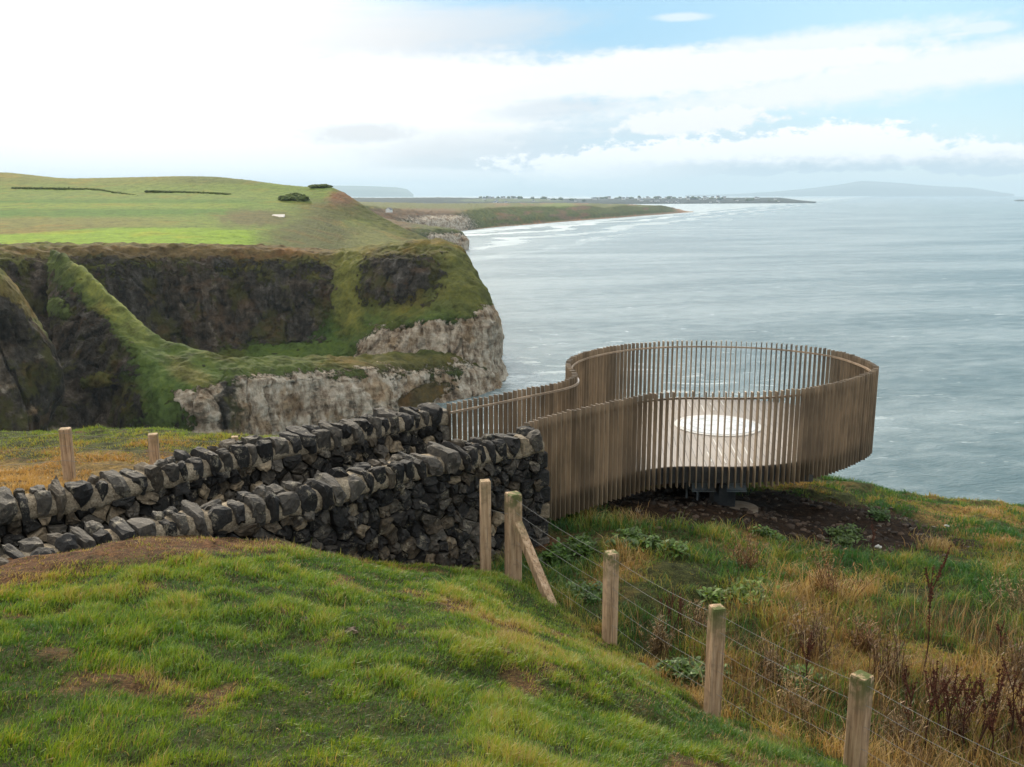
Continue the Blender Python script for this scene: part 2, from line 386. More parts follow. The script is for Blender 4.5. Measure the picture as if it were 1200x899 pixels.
def land_mat(name='hillside', con=1.0):
    m, T, b = new_mat(name)
    p = T.pos()
    rock = T.attr('rock', True); chalk = T.attr('chalk', True); tint = T.attr('Col')
    big = T.noise(p, .05, 4, .6); mid = T.noise(p, .22, 4, .62); fin = T.noise(p, 1.1, 5, .68)
    g = T.ramp(T.m('ADD', T.m('MULTIPLY', mid, .6), T.m('MULTIPLY', fin, .4)), [(.36, (.42, .40, .32)), (.5, (1, 1, 1)), (.64, (1.6, 1.45, 1.15))])
    grass = T.mix(con, tint, T.mix(1.0, tint, g, 'MULTIPLY'))
    grass = T.mix(T.m('MULTIPLY', T.ss(.52, .66, big), .55), grass, T.mix(1.0, grass, (1.5, .95, .75), 'MULTIPLY'))
    vs = T.noise(T.scl(p, (.30, .30, .05)), 1.0, 5, .65)      # columns and runnels
    hs = T.noise(T.scl(p, (.05, .05, .45)), 1.0, 4, .6)       # beds
    cr = T.noise(p, .6, 6, .72)
    bas = T.ramp(T.m('ADD', T.m('MULTIPLY', vs, .5), T.m('MULTIPLY', cr, .5)), [(.36, (.011, .009, .007)), (.48, (.040, .032, .023)), (.57, (.080, .068, .054)), (.68, (.19, .165, .14))])
    vb = T.noise(T.scl(p, (.07, .07, .03)), 1.0, 4, .6)
    bas = T.mix(T.m('MULTIPLY', T.ss(.50, .60, vb), .75), bas, T.mix(1.0, bas, (1.9, 1.72, 1.55), 'MULTIPLY'))
    bas = T.mix(T.m('MULTIPLY', T.ss(.50, .60, T.noise(T.scl(p, (.16, .16, .10)), 1.0, 5, .65)), .8), bas, (.075, .070, .020))
    bas = T.mix(T.m('MULTIPLY', T.ss(.54, .64, T.noise(T.scl(p, (.1, .1, .16)), 1.0, 5, .65)), .35), bas, (.14, .075, .035))
    crk = T.noise(T.scl(p, (.55, .55, .16)), 1.0, 5, .7)
    ck = T.ramp(T.m('ADD', T.m('MULTIPLY', hs, .25), T.m('ADD', T.m('MULTIPLY', cr, .35), T.m('MULTIPLY', crk, .4))), [(.38, (.085, .060, .036)), (.45, (.27, .20, .135)), (.53, (.52, .43, .32)), (.65, (.74, .66, .55))])
    ck = T.mix(T.m('MULTIPLY', T.ss(.50, .62, T.noise(p, .12, 4, .6)), .8), ck, T.mix(1.0, ck, (.62, .50, .36), 'MULTIPLY'))
    rk = T.mix(T.ss(.4, .6, T.m('ADD', chalk, T.m('MULTIPLY', T.m('SUBTRACT', mid, .5), .8))), bas, ck)
    msk = T.ss(.42, .58, T.m('ADD', rock, T.m('ADD', T.m('MULTIPLY', T.m('SUBTRACT', mid, .5), 1.5), T.m('MULTIPLY', T.m('SUBTRACT', fin, .5), 1.0))))
    T.put(b.inputs['Base Color'], T.mix(msk, grass, rk))
    b.inputs['Roughness'].default_value = .95; b.inputs['Specular IOR Level'].default_value = .1
    hb = T.m('ADD', T.m('MULTIPLY', cr, T.m('ADD', .5, T.m('MULTIPLY', msk, 1.6))), T.m('MULTIPLY', vs, T.m('MULTIPLY', msk, 1.6)))
    T.put(b.inputs['Normal'], T.bump(hb, .9, 1.0))
    return m
LAND = land_mat(); FIELD = land_mat('pasture', .6)
def sheet(name, label, cat, rows, nr, nc, amp, colfun, fn=None, sm=.35, kind='structure'):
    rows = [[tuple(p)+(0,)*(5-len(p)) for p in r] for r in rows]
    V, A = loft(rows, nr, nc, sm=sm)
    N = normals(V); rk, ck = A[..., 3].copy(), A[..., 4].copy()
    if fn: rk, ck = fn(A, V, rk, ck)
    X, Y, Z = V[..., 0], V[..., 1], V[..., 2]
    q = amp
    n = fbm(X/(9*q), Y/(9*q), Z/(14*q), 4)*1.7*q+np.abs(fbm(X/(4.2*q)+9, Y/(4.2*q), Z/(7*q), 4))*1.7*q*rk+fbm(X/(2.2*q), Y/(2.2*q), Z/(2.2*q), 3)*.55*q
    n = n*(.45+.55*rk)+(1-rk)*(fbm(X/(3.0*q), Y/(3.0*q), Z/(3.0*q)+3, 3)*.75+np.abs(fbm(X/(6*q), Y/(6*q)+5, Z/(16*q), 3))*1.1)*q+rk*fbm(X/(15*q)+3, Y/(15*q), Z/(60*q), 3)*3.2*q
    n -= (np.abs(fbm(X/(5*q), Y/(5*q), Z/(40*q)+5, 3)) < .07)*rk*.9*q
    V = V+N*n[..., None]
    c = colfun(A[..., 0], A[..., 1], V)
    o = npmesh(name, V.reshape(-1, 3), grid_faces(nr, nc), FIELD if name == 'fields' else LAND, smooth=True, cols=c.reshape(-1, 3), floats={'rock': rk.ravel(), 'chalk': ck.ravel()})
    return tag(o, label, cat, kind=kind)
def cc(*stops):
    """colour function from soft patches: first the base, then (colour, mask function)"""
    def f(x, y, V):
        c = np.tile(np.array(stops[0], float), x.shape+(1,))
        for col, mk in stops[1:]:
            m = np.clip(mk(x, y), 0, 1)[..., None]; c = c*(1-m)+np.array(col)*m
        return c
    return f
def patch(cx, cy, rx, ry, soft=.3, rot=0.0, wob=.35):
    def f(x, y):
        dx, dy = x-cx, y-cy; c, s = math.cos(rot), math.sin(rot)
        u, v = (dx*c+dy*s)/rx, (dy*c-dx*s)/ry
        q = np.sqrt(u*u+v*v)+wob*fbm(x/9, y/5, None, 3)
        return 1-sstep(1-soft, 1+soft, q)
    return f
# ---- the back cliff of the bay and the blunt nose of the headland
xs = [-600, 0, 60, 130, 200, 270, 340, 400, 440, 500, 543, 583, 580]
def row(xs, ys, Ds, rock=0, chalk=0):
    n = len(xs); f = lambda v: v if hasattr(v, '__len__') else [v]*n
    return [(a, b, c, d, e) for a, b, c, d, e in zip(xs, f(ys), f(Ds), f(rock), f(chalk))]
def base(xs, Ds, rock=0, chalk=0):
    r = []
    for x, D in zip(xs, Ds): r.append(S(x, D)+(rock, chalk))
    return r
L4 = [
 base([-600, 0, 60, 130, 200, 270, 340, 400, 440, 500, 547, 592, 588], [200, 208, 215, 225, 235, 240, 242, 240, 232, 228, 230, 238, 300], 1, .9),
 row([-600, 0, 60, 130, 200, 270, 340, 400, 440, 500, 547, 584, 580], [420]*7+[420, 420, 419, 419, 424, 420], [210, 218, 225, 232, 240, 246, 247, 243, 236, 232, 232, 239, 300], [.6, .6, .6, .4, .2, 0, 0, .3, .8, 1, 1, 1, 1], [0]*7+[.4, 1, 1, 1, 1, 1]),
 row([-600, 0, 60, 130, 200, 270, 340, 400, 440, 500, 547, 584, 578], [408, 410, 412, 412, 412, 407, 404, 410, 396, 384, 381, 388, 385], [214, 222, 228, 236, 244, 250, 252, 247, 239, 235, 234, 241, 300], [1, 1, 1, 1, .8, .5, 0, .1, .8, 1, 1, 1, 1], [0]*7+[.3, .9, 1, 1, 1, 1]),
 row([-600, 0, 60, 130, 200, 270, 340, 400, 440, 500, 545, 580, 575], [398, 400, 402, 404, 404, 400, 394, 396, 384, 374, 368, 366, 365], [216, 224, 230, 237, 246, 252, 254, 252, 242, 237, 236, 243, 300], [1, 1, 1, 1, 1, .9, .8, .2, .2, .45, .6, .8, 1], [0]*8+[.8, 1, 1, 1, 1]),
 row([-600, 0, 60, 130, 200, 270, 340, 400, 440, 498, 540, 572, 566], [370, 372, 374, 375, 376, 375, 370, 368, 366, 356, 346, 343, 343], [219, 227, 233, 240, 248, 254, 257, 256, 248, 244, 243, 248, 300], [1, 1, 1, 1, 1, 1, 1, .3, .4, .35, .0, .1, .2], [0]*9+[.2, .2, .2, .2]),
 row([-600, 0, 60, 130, 200, 270, 340, 400, 440, 495, 534, 561, 555], [330, 334, 336, 336, 337, 338, 336, 334, 328, 322, 322, 324, 324], [223, 231, 237, 244, 251, 256, 259, 260, 252, 248, 250, 254, 300], [.5, .5, .55, .65, .8, .7, .85, .42, .85, .9, .3, .0, 0]),
 row([-600, 0, 60, 130, 200, 270, 340, 400, 438, 492, 528, 551, 545], [304, 305, 307, 306, 305, 307, 311, 312, 302, 299, 302, 309, 309], [228, 235, 241, 248, 255, 260, 264, 266, 258, 254, 256, 260, 300], [.3, .3, .4, .5, .5, .45, .55, .35, .6, .6, .2, 0, 0]),
 row([-600, 0, 60, 130, 200, 270, 340, 400, 433, 490, 520, 541, 536], [288, 289, 289, 288, 288, 289, 293, 298, 289, 281.5, 282, 291, 291], [240, 246, 251, 257, 263, 267, 270, 274, 268, 266, 268, 270, 300], 0),
 row([-600, 0, 60, 130, 200, 270, 340, 400, 433, 490, 520, 537, 533], [287, 288, 287, 287, 287, 288, 290, 294, 291, 286, 289, 297, 297], [252, 258, 264, 270, 276, 280, 288, 300, 300, 300, 300, 302, 310], 0),
 row([-600, 0, 60, 130, 200, 270, 340, 400, 433, 490, 520, 537, 533], [292, 292, 292, 292, 292, 292, 296, 304, 308, 318, 326, 332, 332], [300, 300, 300, 300, 300, 310, 330, 345, 345, 345, 345, 345, 345], 0)]
cliffcol = cc((.095, .095, .026),
    ((.050, .082, .018), lambda x, y: sstep(335, 390, y)*sstep(180, 330, x)),
    ((.105, .072, .030), patch(220, 296, 230, 9, .5)),
    ((.125, .125, .030), patch(410, 335, 20, 60, .5)),
    ((.065, .095, .020), patch(350, 410, 70, 14, .4)),
    ((.085, .088, .022), patch(552, 330, 30, 40, .5)))
def fn4(A, V, rk, ck):
    x, y = A[..., 0], A[..., 1]
    rk = rk+.35*patch(238, 360, 40, 40)(x, y)+.12*(rk < .5)*sstep(296, 304, y)*sstep(395, 370, x)-.28*patch(408, 345, 15, 50, .5)(x, y)-.26*patch(545, 340, 24, 42, .5, 0, .8)(x, y)-.3*patch(480, 368, 60, 9, .5)(x, y)
    rk = rk-.7*patch(528, 404, 12, 12)(x, y)*0
    return rk, ck
sheet('headland_cliff', 'dark cliff at the back of the bay with a blunt grassy nose above white chalk', 'cliff', L4, 300, 560, 1.0, cliffcol, fn4)
# ---- the spur that runs down from the fields and out along the white ledge
xl = [55, 70, 95, 125, 150, 172, 188, 240, 270, 300, 350, 400, 450, 500, 540, 568, 581, 579]
bD = [180, 182, 184, 183, 179, 175, 173, 173, 177, 181, 189, 197, 206, 216, 224, 231, 237, 262]
cD = [256, 236, 220, 208, 203, 199, 197, 191, 194, 198, 206, 214, 223, 233, 240, 245, 248, 262]
cy = [290, 296, 313, 341, 364, 385, 398, 414, 418, 419.5, 420, 419, 416, 411, 409, 413, 428, 428]
n_ = len(xl)
mid_ = lambda f: [b+(c-b)*f for b, c in zip(bD, cD)]
L3 = [
 base(xl[:-2]+[590, 587], bD, 1, .9),
 row(xl[:-2]+[582, 580], [480, 480, 480, 482, 484, 486, 486, 480, 476, 474, 470, 466, 464, 462, 460, 454, 450, 448], [b+2 for b in bD], [1, 1, .9, .8, .6, .3, .1, .6, .95, 1, 1, 1, 1, 1, 1, 1, 1, 1], [0]*6+[0, .8, .8, 1, 1, 1, 1, 1, 1, 1, 1, 1]),
 row(xl[:-2]+[579, 577], [430, 430, 432, 440, 446, 450, 452, 458, 448, 446, 441, 440, 439, 440, 439, 436, 440, 440], mid_(.22), [1, 1, 1, .85, .5, .1, 0, .1, .55, .65, .6, .6, .6, .6, .6, .8, 1, 1], [0]*7+[.6, .8, 1, 1, 1, 1, 1, 1, 1, 1, 1]),
 row(xl[:-2]+[577, 575], [360, 362, 372, 392, 408, 420, 428, 436, 433, 433, 431, 430, 428, 424, 422, 424, 433, 433], mid_(.48), [.8, .9, .95, .8, .35, .0, 0, 0, .05, .1, .1, .05, .1, .1, .15, .3, .6, .8], [0]*8+[.3, .8, .8, .8, .8, .8, .8, .8, .8, .8]),
 row(xl[:-2]+[575, 573], [308, 318, 338, 364, 384, 401, 412, 422, 423, 424, 423.5, 422.5, 420, 415, 413, 416, 430, 430], mid_(.8), [.2, .3, .2, .1, 0, 0, 0, 0, 0, 0, 0, 0, 0, 0, 0, 0, .2, .4]),
 row(xl[:-2]+[573, 571], cy, cD, 0),
 row(xl[:-2]+[571, 569], [c+3 for c in cy], [c+9 for c in cD], 0),
 row(xl[:-2]+[569, 567], [300, 312, 334, 366, 390, 412, 424]+[c+16 for c in cy[7:]], [c+40 for c in cD], 0)]
ledgecol = cc((.062, .080, .019),
    ((.135, .150, .038), lambda x, y: sstep(205, 165, x)*sstep(330, 345, y+0*x)*0+patch(128, 348, 70, 17, .4, .86)(x, y)),  # grassy spine of the spur, its sunlight painted into the colour
    ((.062, .092, .022), patch(190, 455, 70, 45, .5)), ((.11, .105, .03), patch(225, 440, 30, 12, .5, .5)),
    ((.110, .090, .028), patch(120, 470, 40, 30, .5)),
    ((.075, .070, .020), patch(480, 425, 110, 12, .5)), ((.075, .055, .022), patch(492, 466, 40, 18, .4, -.35)))
def fn3(A, V, rk, ck):
    x, y = A[..., 0], A[..., 1]; rk = rk+.12*sstep(400, 425, y)*(rk < .5)*sstep(120, 160, x)
    rk = rk-.9*patch(492, 466, 34, 13, .4, -.35)(x, y)-.25*patch(410, 446, 30, 8, .4)(x, y)+.3*patch(400, 470, 160, 26, .3)(x, y)*(x < 450)
    ck = ck-.40*patch(285, 480, 35, 40, .4)(x, y)-.2*patch(345, 490, 30, 20)(x, y)+.3*patch(400, 470, 110, 26)(x, y)
    rk = rk+.8*patch(227, 473, 24, 10, .3, .6)(x, y)*1; ck = ck+.8*patch(227, 473, 26, 12, .3, .6)(x, y)
    rk = rk-.5*patch(62, 360, 18, 12)(x, y)-.6*patch(110, 445, 22, 10)(x, y)
    return rk, ck
sheet('chalk_ledge', 'grassy spur and low green ledge over a white chalk cliff', 'cliff', L3, 280, 620, .85, ledgecol, fn3)
# ---- the grey buttress at the left edge
xb = [-640, -80, -30, 0, 20, 35, 50, 60, 58]
L1 = [
 base(xb[:-2]+[40, 38], [150, 150, 151, 152, 153, 154, 156, 160, 185], 1),
 row(xb[:-2]+[52, 50], [480, 480, 480, 482, 482, 482, 484, 486, 484], [153, 153, 154, 155, 156, 157, 159, 162, 185], 1),
 row(xb[:-2]+[64, 61], [420, 420, 420, 422, 424, 430, 438, 448, 446], [156, 156, 157, 158, 159, 160, 162, 166, 186], 1),
 row(xb[:-2]+[61, 58], [330, 340, 350, 362, 380, 398, 416, 428, 426], [160, 160, 161, 161, 162, 163, 165, 168, 187], [.7, .7, .8, .8, .9, 1, 1, 1, 1]),
 row(xb[:-2]+[58, 55], [262, 284, 306, 328, 350, 374, 400, 418, 416], [165, 165, 166, 166, 166, 167, 168, 170, 188], [.1, .1, .2, .2, .3, .4, .6, .8, 1]),
 row(xb[:-2]+[56, 53], [250, 272, 296, 317, 339, 364, 392, 412, 410], [172, 172, 172, 172, 172, 172, 172, 173, 189], 0),
 row(xb[:-2]+[54, 51], [252, 274, 300, 322, 346, 372, 400, 420, 418], [200, 200, 200, 200, 200, 200, 200, 200, 200], 0)]
def fn1(A, V, rk, ck):
    x, y = A[..., 0], A[..., 1]
    return rk, ck+.36*patch(20, 455, 60, 50, .5)(x, y)
sheet('grey_buttress', 'grey rock buttress with grass on its shoulder at the edge of the bay', 'cliff', L1, 200, 220, .8, cc((.10, .10, .028), ((.13, .10, .035), patch(20, 350, 40, 25))), fn1)
# ---- fields above the cliff
xf = [-640, 0, 75, 150, 215, 250, 290, 330, 370, 388, 405, 440, 475, 515]
L5 = [
 row(xf, [296, 296, 296, 296, 296, 296, 298, 300, 303, 305, 305, 304, 306, 311], [240, 252, 258, 264, 270, 275, 280, 292, 300, 310, 320, 340, 350, 360]),
 row(xf, [288.5, 288.5, 288, 287.5, 287.5, 288, 289, 291, 294, 296, 296, 296, 299, 305], [252, 262, 268, 275, 280, 284, 290, 302, 315, 325, 335, 352, 362, 372]),
 row(xf, [274, 274, 270, 267, 267, 268, 270, 273, 277, 279, 280, 282, 287, 297], [300, 310, 322, 330, 330, 330, 332, 345, 360, 370, 380, 395, 400, 402]),
 row(xf, [256, 256, 253, 250, 249, 248, 247, 249, 252, 256, 259, 267, 279, 291], [370, 380, 390, 400, 405, 405, 408, 415, 425, 430, 435, 440, 435, 415]),
 row(xf, [228, 229, 229, 227, 225, 225, 226, 228, 231, 233, 239, 256, 272, 288], [520, 520, 515, 515, 510, 505, 495, 485, 475, 470, 468, 460, 445, 420]),
 row(xf, [193, 200.5, 209, 207.5, 206, 206.5, 210.5, 216, 219.5, 218.5, 226, 250, 268.5, 285], [640, 620, 600, 590, 570, 560, 540, 520, 505, 500, 490, 470, 450, 424]),
 row(xf, [196, 203, 212, 210, 209, 210, 214, 220, 224, 223, 231, 255, 274, 290], [720, 700, 690, 680, 660, 650, 620, 600, 580, 575, 560, 530, 510, 480]),
 row(xf, [212, 214, 222, 222, 222, 224, 228, 234, 240, 242, 248, 268, 285, 300], [1000, 1000, 980, 960, 950, 940, 900, 860, 820, 800, 780, 740, 700, 660])]
edge = lambda x: 275-8*sstep(0, 140, x)+3*sstep(200, 310, x)
fieldcol = cc((.112, .160, .027),
    ((.062, .130, .016), lambda x, y: sstep(231, 237, y)*sstep(258, 252, y+x*.01)*sstep(330, 270, x)),
    ((.135, .185, .024), lambda x, y: sstep(236, 240, y)*sstep(247, 243, y)*sstep(320, 260, x)*.8),
    ((.145, .110, .040), lambda x, y: sstep(253, 258, y)*sstep(edge(x)+1, edge(x)-2, y)*sstep(260, 120, x)*.55),
    ((.095, .090, .030), patch(298, 256, 40, 10, .5)),
    ((.155, .245, .018), lambda x, y: sstep(edge(x)-1, edge(x)+1.5, y)*sstep(288.5, 286.5, y)*sstep(312, 285, x)),
    ((.140, .140, .034), lambda x, y: sstep(222, 208, y)*sstep(330, 150, x)*.8),
    ((.070, .085, .024), lambda x, y: sstep(205, 207, y)*sstep(218, 212, y)*sstep(180, 230, x)*sstep(340, 300, x)*.6),
    ((.078, .074, .025), lambda x, y: sstep(320, 385, x+.6*(y-240))*sstep(226, 242, y)*.85),  # brown-olive rough slope, darkened so its shade sits in the colour
    ((.130, .080, .040), patch(402, 232, 18, 10, .4)),
    ((.072, .078, .024), patch(395, 276, 80, 18, .5)), ((.10, .12, .028), patch(420, 262, 24, 5, .5)),  # darker rough grass low on the slope, shade put into the colour
    ((.115, .120, .035), patch(440, 280, 30, 20, .5)))
sheet('fields', 'green fields and rough pasture on top of the headland', 'field', L5, 260, 420, .30, fieldcol)
# ---- the small white headland beyond
x6 = [420, 455, 480, 498, 515, 530, 540, 547, 546]
L6 = [
 base(x6, [760, 790, 805, 820, 833, 843, 849, 853, 900], 1, 1),
 row(x6, [284, 283, 281, 279, 276, 274, 276, 283, 283], [775, 800, 814, 828, 840, 850, 855, 857, 900], [.2, .3, .5, .6, .7, .8, .9, 1, 1], 1),
 row(x6, [268, 268, 268, 268, 268, 269, 272, 279, 279], [800, 820, 832, 842, 853, 862, 866, 866, 900], 0),
 row(x6, [254, 258, 261, 264, 266.5, 268.5, 272, 280, 280], [930, 930, 930, 928, 925, 920, 915, 910, 905], 0),
 row(x6, [252, 257, 264, 270, 275, 279, 283, 287, 287], [1060, 1050, 1040, 1030, 1010, 1000, 980, 960, 930], 0)]
sheet('white_headland', 'small pale headland cliff beyond the fields', 'cliff', L6, 90, 150, 1.3, cc((.085, .092, .032), ((.10, .075, .035), patch(450, 262, 40, 8))))
# ---- dunes, beach and the chalk cliffs behind the surf
x7 = [380, 420, 455, 480, 510, 535, 555, 580, 620, 650, 690, 708, 728, 750, 774, 792, 806, 813]
b7 = [1000, 1040, 1100, 1150, 1220, 1265, 1330, 1430, 1560, 1680, 1860, 1940, 2050, 2200, 2360, 2520, 2660, 2720]
dn = [236, 240, 244, 246.5, 248, 248, 245, 243, 242, 242, 240.6, 244, 240.4, 242.3, 240.6, 244.6, 248, 248.6]
L7 = [
 base(x7, b7),
 row(x7, [S(x, D)[1]-1.2 for x, D in zip(x7, b7)], [D+26 for D in b7], [0, 0, 0, .6, .8, .9, .5]+[0]*11, 1),
 row(x7, [256, 257, 258, 258, 257, 256.5, 260, 256, 253.5, 252.5, 250.3, 250, 248.5, 247, 246.6, 247, 248.4, 248.9], [D+42 for D in b7], [0, 0, .2, .6, 1, 1, .4]+[0]*11, 1),
 row(x7, dn, [D+110 for D in b7]),
 row(x7, [d+.4 for d in dn], [D+170 for D in b7]),
 row(x7, [234, 236.5, 237.5, 238, 238.5, 238.5, 238.3, 238, 237.8, 237.6, 238.2, 238.8, 239, 240, 241.5, 246, 249.4, 249.5], [D+900 for D in b7[:13]]+[D+500 for D in b7[13:16]]+[D+200 for D in b7[16:]]),
 row(x7, [236, 238, 239, 239.5, 240, 240, 240, 240, 240, 240, 240, 240, 241, 242, 243, 247.5, 250, 250], [D+1500 for D in b7[:13]]+[D+800 for D in b7[13:16]]+[D+300 for D in b7[16:]])]
def beachtop(x): return np.interp(x, x7, [S(a, D)[1] for a, D in zip(x7, b7)])
dunecol = cc((.095, .105, .026),
    ((.135, .075, .045), lambda x, y: sstep(560, 520, x)*sstep(243, 247, y)*sstep(262, 256, y)*.8),
    ((.17, .105, .06), lambda x, y: sstep(.18, .5, fbm(x/14, y/4, None, 3)+.34*np.exp(-((x-672)/22)**2))*sstep(560, 600, x)*.9),
    ((.12, .15, .035), patch(655, 241, 22, 3, .4)),
    ((.30, .20, .125), lambda x, y: sstep(-3.6, -2.2, y-beachtop(x))*sstep(530, 555, x)),
    ((.34, .22, .13), lambda x, y: sstep(785, 800, x)))
sheet('dunes', 'sand dunes with grass above a long strip of beach', 'dunes', L7, 120, 420, 1.6, dunecol)
# ---- the low peninsula with the town
x8 = [360, 450, 520, 600, 700, 800, 880, 915, 930, 945, 957]
b8 = [3700, 4000, 4300, 4600, 4900, 5150, 5350, 5450, 5500, 5560, 5600]
t8 = [231.5, 232, 231.5, 232.6, 233.2, 232.3, 231.8, 231.8, 234, 235.6, 236.6]
L8 = [base(x8, b8), row(x8, [S(x, D)[1]-1.5 for x, D in zip(x8, b8)], [D+30 for D in b8], [.5]*11),
      row(x8, t8, [D+350 for D in b8]), row(x8, [t+.3 for t in t8], [D+900 for D in b8]), base(x8, [D+2600 for D in b8[:8]]+[D+300 for D in b8[8:]])]
sheet('peninsula', 'low dark peninsula with a far town along it', 'peninsula', L8, 60, 400, 2.2, cc((.030, .036, .026), ((.09, .11, .04), patch(600, 235, 60, 2))))
# ---- far hills
x9 = [280, 340, 372, 400, 440, 465, 477, 485]
L9 = [base(x9, [18300]*8), row(x9, [224, 223, 222, 222, 222.5, 223.5, 225, 228.6], [18700]*8), row(x9, [220, 218.6, 217.2, 216.6, 217.6, 219, 221, 228.4], [19500]*8), row(x9, [230]*8, [22000]*8)]
sheet('green_hill', 'pale green flat topped hill fading in haze behind the fields', 'hill', L9, 40, 140, 6, cc((.09, .12, .06)))
x10 = [800, 850, 900, 950, 985, 1008, 1030, 1050, 1075, 1100, 1135, 1165, 1190]
L10 = [base(x10, [25400]*13), row(x10, [229, 228.6, 227, 224, 219.6, 217, 218, 218.6, 220.4, 222, 223, 226, 228.2], [25700]*13),
       row(x10, [228.8, 228, 225, 220, 215.5, 211, 212, 213, 215.6, 217.6, 219, 224, 228], [26800]*13), row(x10, [231]*13, [29300]*13)]
sheet('mountain', 'long blue mountain fading in haze across the open sea', 'mountain', L10, 40, 180, 8, cc((.07, .09, .06)))
# ------------------------------------------------------------------ near ground
gp = [(600,899,4.0),(0,899,3.8),(300,899,3.9),(750,899,4.7),(850,899,5.4),(1000,899,6.75),(1200,899,7.1),
 (600,780,6.3),(400,780,6.0),(200,780,5.6),(0,780,5.4),(716,757,9.4),(602,685,10.8),(650,740,8.6),(500,683,9.1),(570,672,10.5),
 (400,662,9.3),(300,640,9.1),(200,640,8.7),(100,658,8.1),(0,684,7.5),(842,842,7.7),(760,800,7.4),(660,830,5.9),
 (650,634,12.9),(662,614,14.1),(690,612,14.2),(800,700,10.8),(900,650,13.2),(1000,700,11),(1200,800,8.6),(1100,850,7.6),(1200,700,11.5),(1200,640,15.5),(1100,600,18.2),
 (1200,592,21.5),(1000,563,21),(1100,578,21.5),(845,589,16.3),(720,604,14.6),(940,610,16),(1050,640,14.5),
 (76,565,16.4),(150,540,18),(0,507,22.5),(290,511,22),(0,575,14),(30,560,16),(250,532,19),(560,669,12.3),(500,668,11.7),(450,672,11.2),(400,657,10.8),(350,644,10.35),(300,632,9.9),(452,661,10.2),(-120,560,17),(-120,507,23),(-100,899,3.8),(-100,780,5.4),(-100,700,7.3)]
cp_ = [P(*q) for q in gp]+[(0,0,-1.75),(-3,1,-1.7),(3,1,-2.2),(-4,-2,-1.7),(4,-2,-2.6),(0,-3,-1.7),(7,2,-4.5),(10,5,-5.2),(12,10,-6.0),(14,16,-7.2),(18,22,-9),(-10,3,-2.0),(-12,8,-3.2),(-14,14,-4.4),(-18,22,-5.6),
 (-1,20,-6.1),(2,20,-6.15),(5,20.5,-6.3),(-3,18,-5.7),(0,17,-5.7),(-6,13.5,-4.7),(-3,15,-5.2),(-26,10,-4),(-26,22,-6),(24,10,-8),(24,0,-7),(-20,-3,-2)]
CPT = np.array(cp_)
def tps_fit(C, lam=.02):
    n = len(C); d = np.linalg.norm(C[:, None, :2]-C[None, :, :2], axis=-1)
    K = np.where(d > 0, d*d*np.log(d+1e-12), 0)+lam*np.eye(n)*n*.05
    Pm = np.c_[np.ones(n), C[:, :2]]
    A = np.block([[K, Pm], [Pm.T, np.zeros((3, 3))]])
    return np.linalg.solve(A, np.r_[C[:, 2], 0, 0, 0])
TW = tps_fit(CPT)
def g0(X, Y):
    X = np.asarray(X, float); Y = np.asarray(Y, float); sh = X.shape; x, y = X.ravel(), Y.ravel()
    out = np.empty(len(x)); n = len(CPT)
    for s in range(0, len(x), 40000):
        xx, yy = x[s:s+40000], y[s:s+40000]
        d2 = (xx[:, None]-CPT[:, 0])**2+(yy[:, None]-CPT[:, 1])**2
        out[s:s+40000] = (.5*d2*np.log(d2+1e-12)) @ TW[:n]+TW[n]+TW[n+1]*xx+TW[n+2]*yy
    return out.reshape(sh)
# walls in plan (top centre line): surveyed along their coping
def polyline(pts, step):
    pts = np.array(pts, float); d = np.r_[0, np.cumsum(np.linalg.norm(np.diff(pts[:, :2], axis=0), axis=1))]
    t = np.arange(0, d[-1], step); t = np.r_[t, d[-1]] if d[-1]-t[-1] > step*.3 else t
    return np.stack([np.interp(t, d, pts[:, k]) for k in range(pts.shape[1])], 1)
near_px = [(-130,690,-3.46),(-60,664,-3.46),(0,648,-3.46),(60,637,-3.46),(110,622,-3.46),(173,610,-3.46),(217,599,-3.46),(277,586,-3.45),(327,578,-3.45),(367,567,-3.44),(400,557,-3.43),(433,547,-3.42),(473,536,-3.41),(523,527,-3.41),(566,516,-3.40),(597,508,-3.40),(643,504,-3.38)]
far_px = [(-120,604,-3.47),(-60,594,-3.47),(0,583,-3.47),(67,573,-3.46),(110,564,-3.45),(150,554,-3.44),(213,540,-3.43),(247,530,-3.42),(283,520,-3.41),(320,514,-3.40),(360,505,-3.40),(400,499,-3.39),(442,488,-3.38),(473,482,-3.38),(498,478,-3.37),(519,475,-3.37),(528,473.5,-3.37)]
def wline(px):
    L = polyline([Pz(*q) for q in px], .2)
    L[:, :2] = smooth_axis(L[:, :2], 6, 0); return L
NW, FW = wline(near_px), wline(far_px)
def pdist(X, Y, L):
    """signed distance (positive left of the direction of travel, i.e. away from the camera) and station"""
    X = np.asarray(X, float).ravel(); Y = np.asarray(Y, float).ravel(); best = np.full(len(X), 1e9); sg = np.zeros(len(X)); st = np.zeros(len(X))
    A, B = L[:-1, :2], L[1:, :2]; acc = 0
    for a, b in zip(A, B):
        ab = b-a; l2 = ab @ ab; t = np.clip(((X-a[0])*ab[0]+(Y-a[1])*ab[1])/l2, 0, 1)
        dx, dy = X-a[0]-t*ab[0], Y-a[1]-t*ab[1]; d = np.hypot(dx, dy); m = d < best
        best = np.where(m, d, best); sg = np.where(m, np.sign(ab[0]*(Y-a[1])-ab[1]*(X-a[0])), sg); st = np.where(m, acc+t*math.sqrt(l2), st); acc += math.sqrt(l2)
    return best, sg, st
def edge_y(X):                        # where the cliff top breaks away
    return np.interp(X, [-30, -12, -6, -2, 3, 8, 14, 30], [25, 24, 23.4, 21, 20.5, 21.6, 22.4, 20])+.5*np.sin(X*1.1)
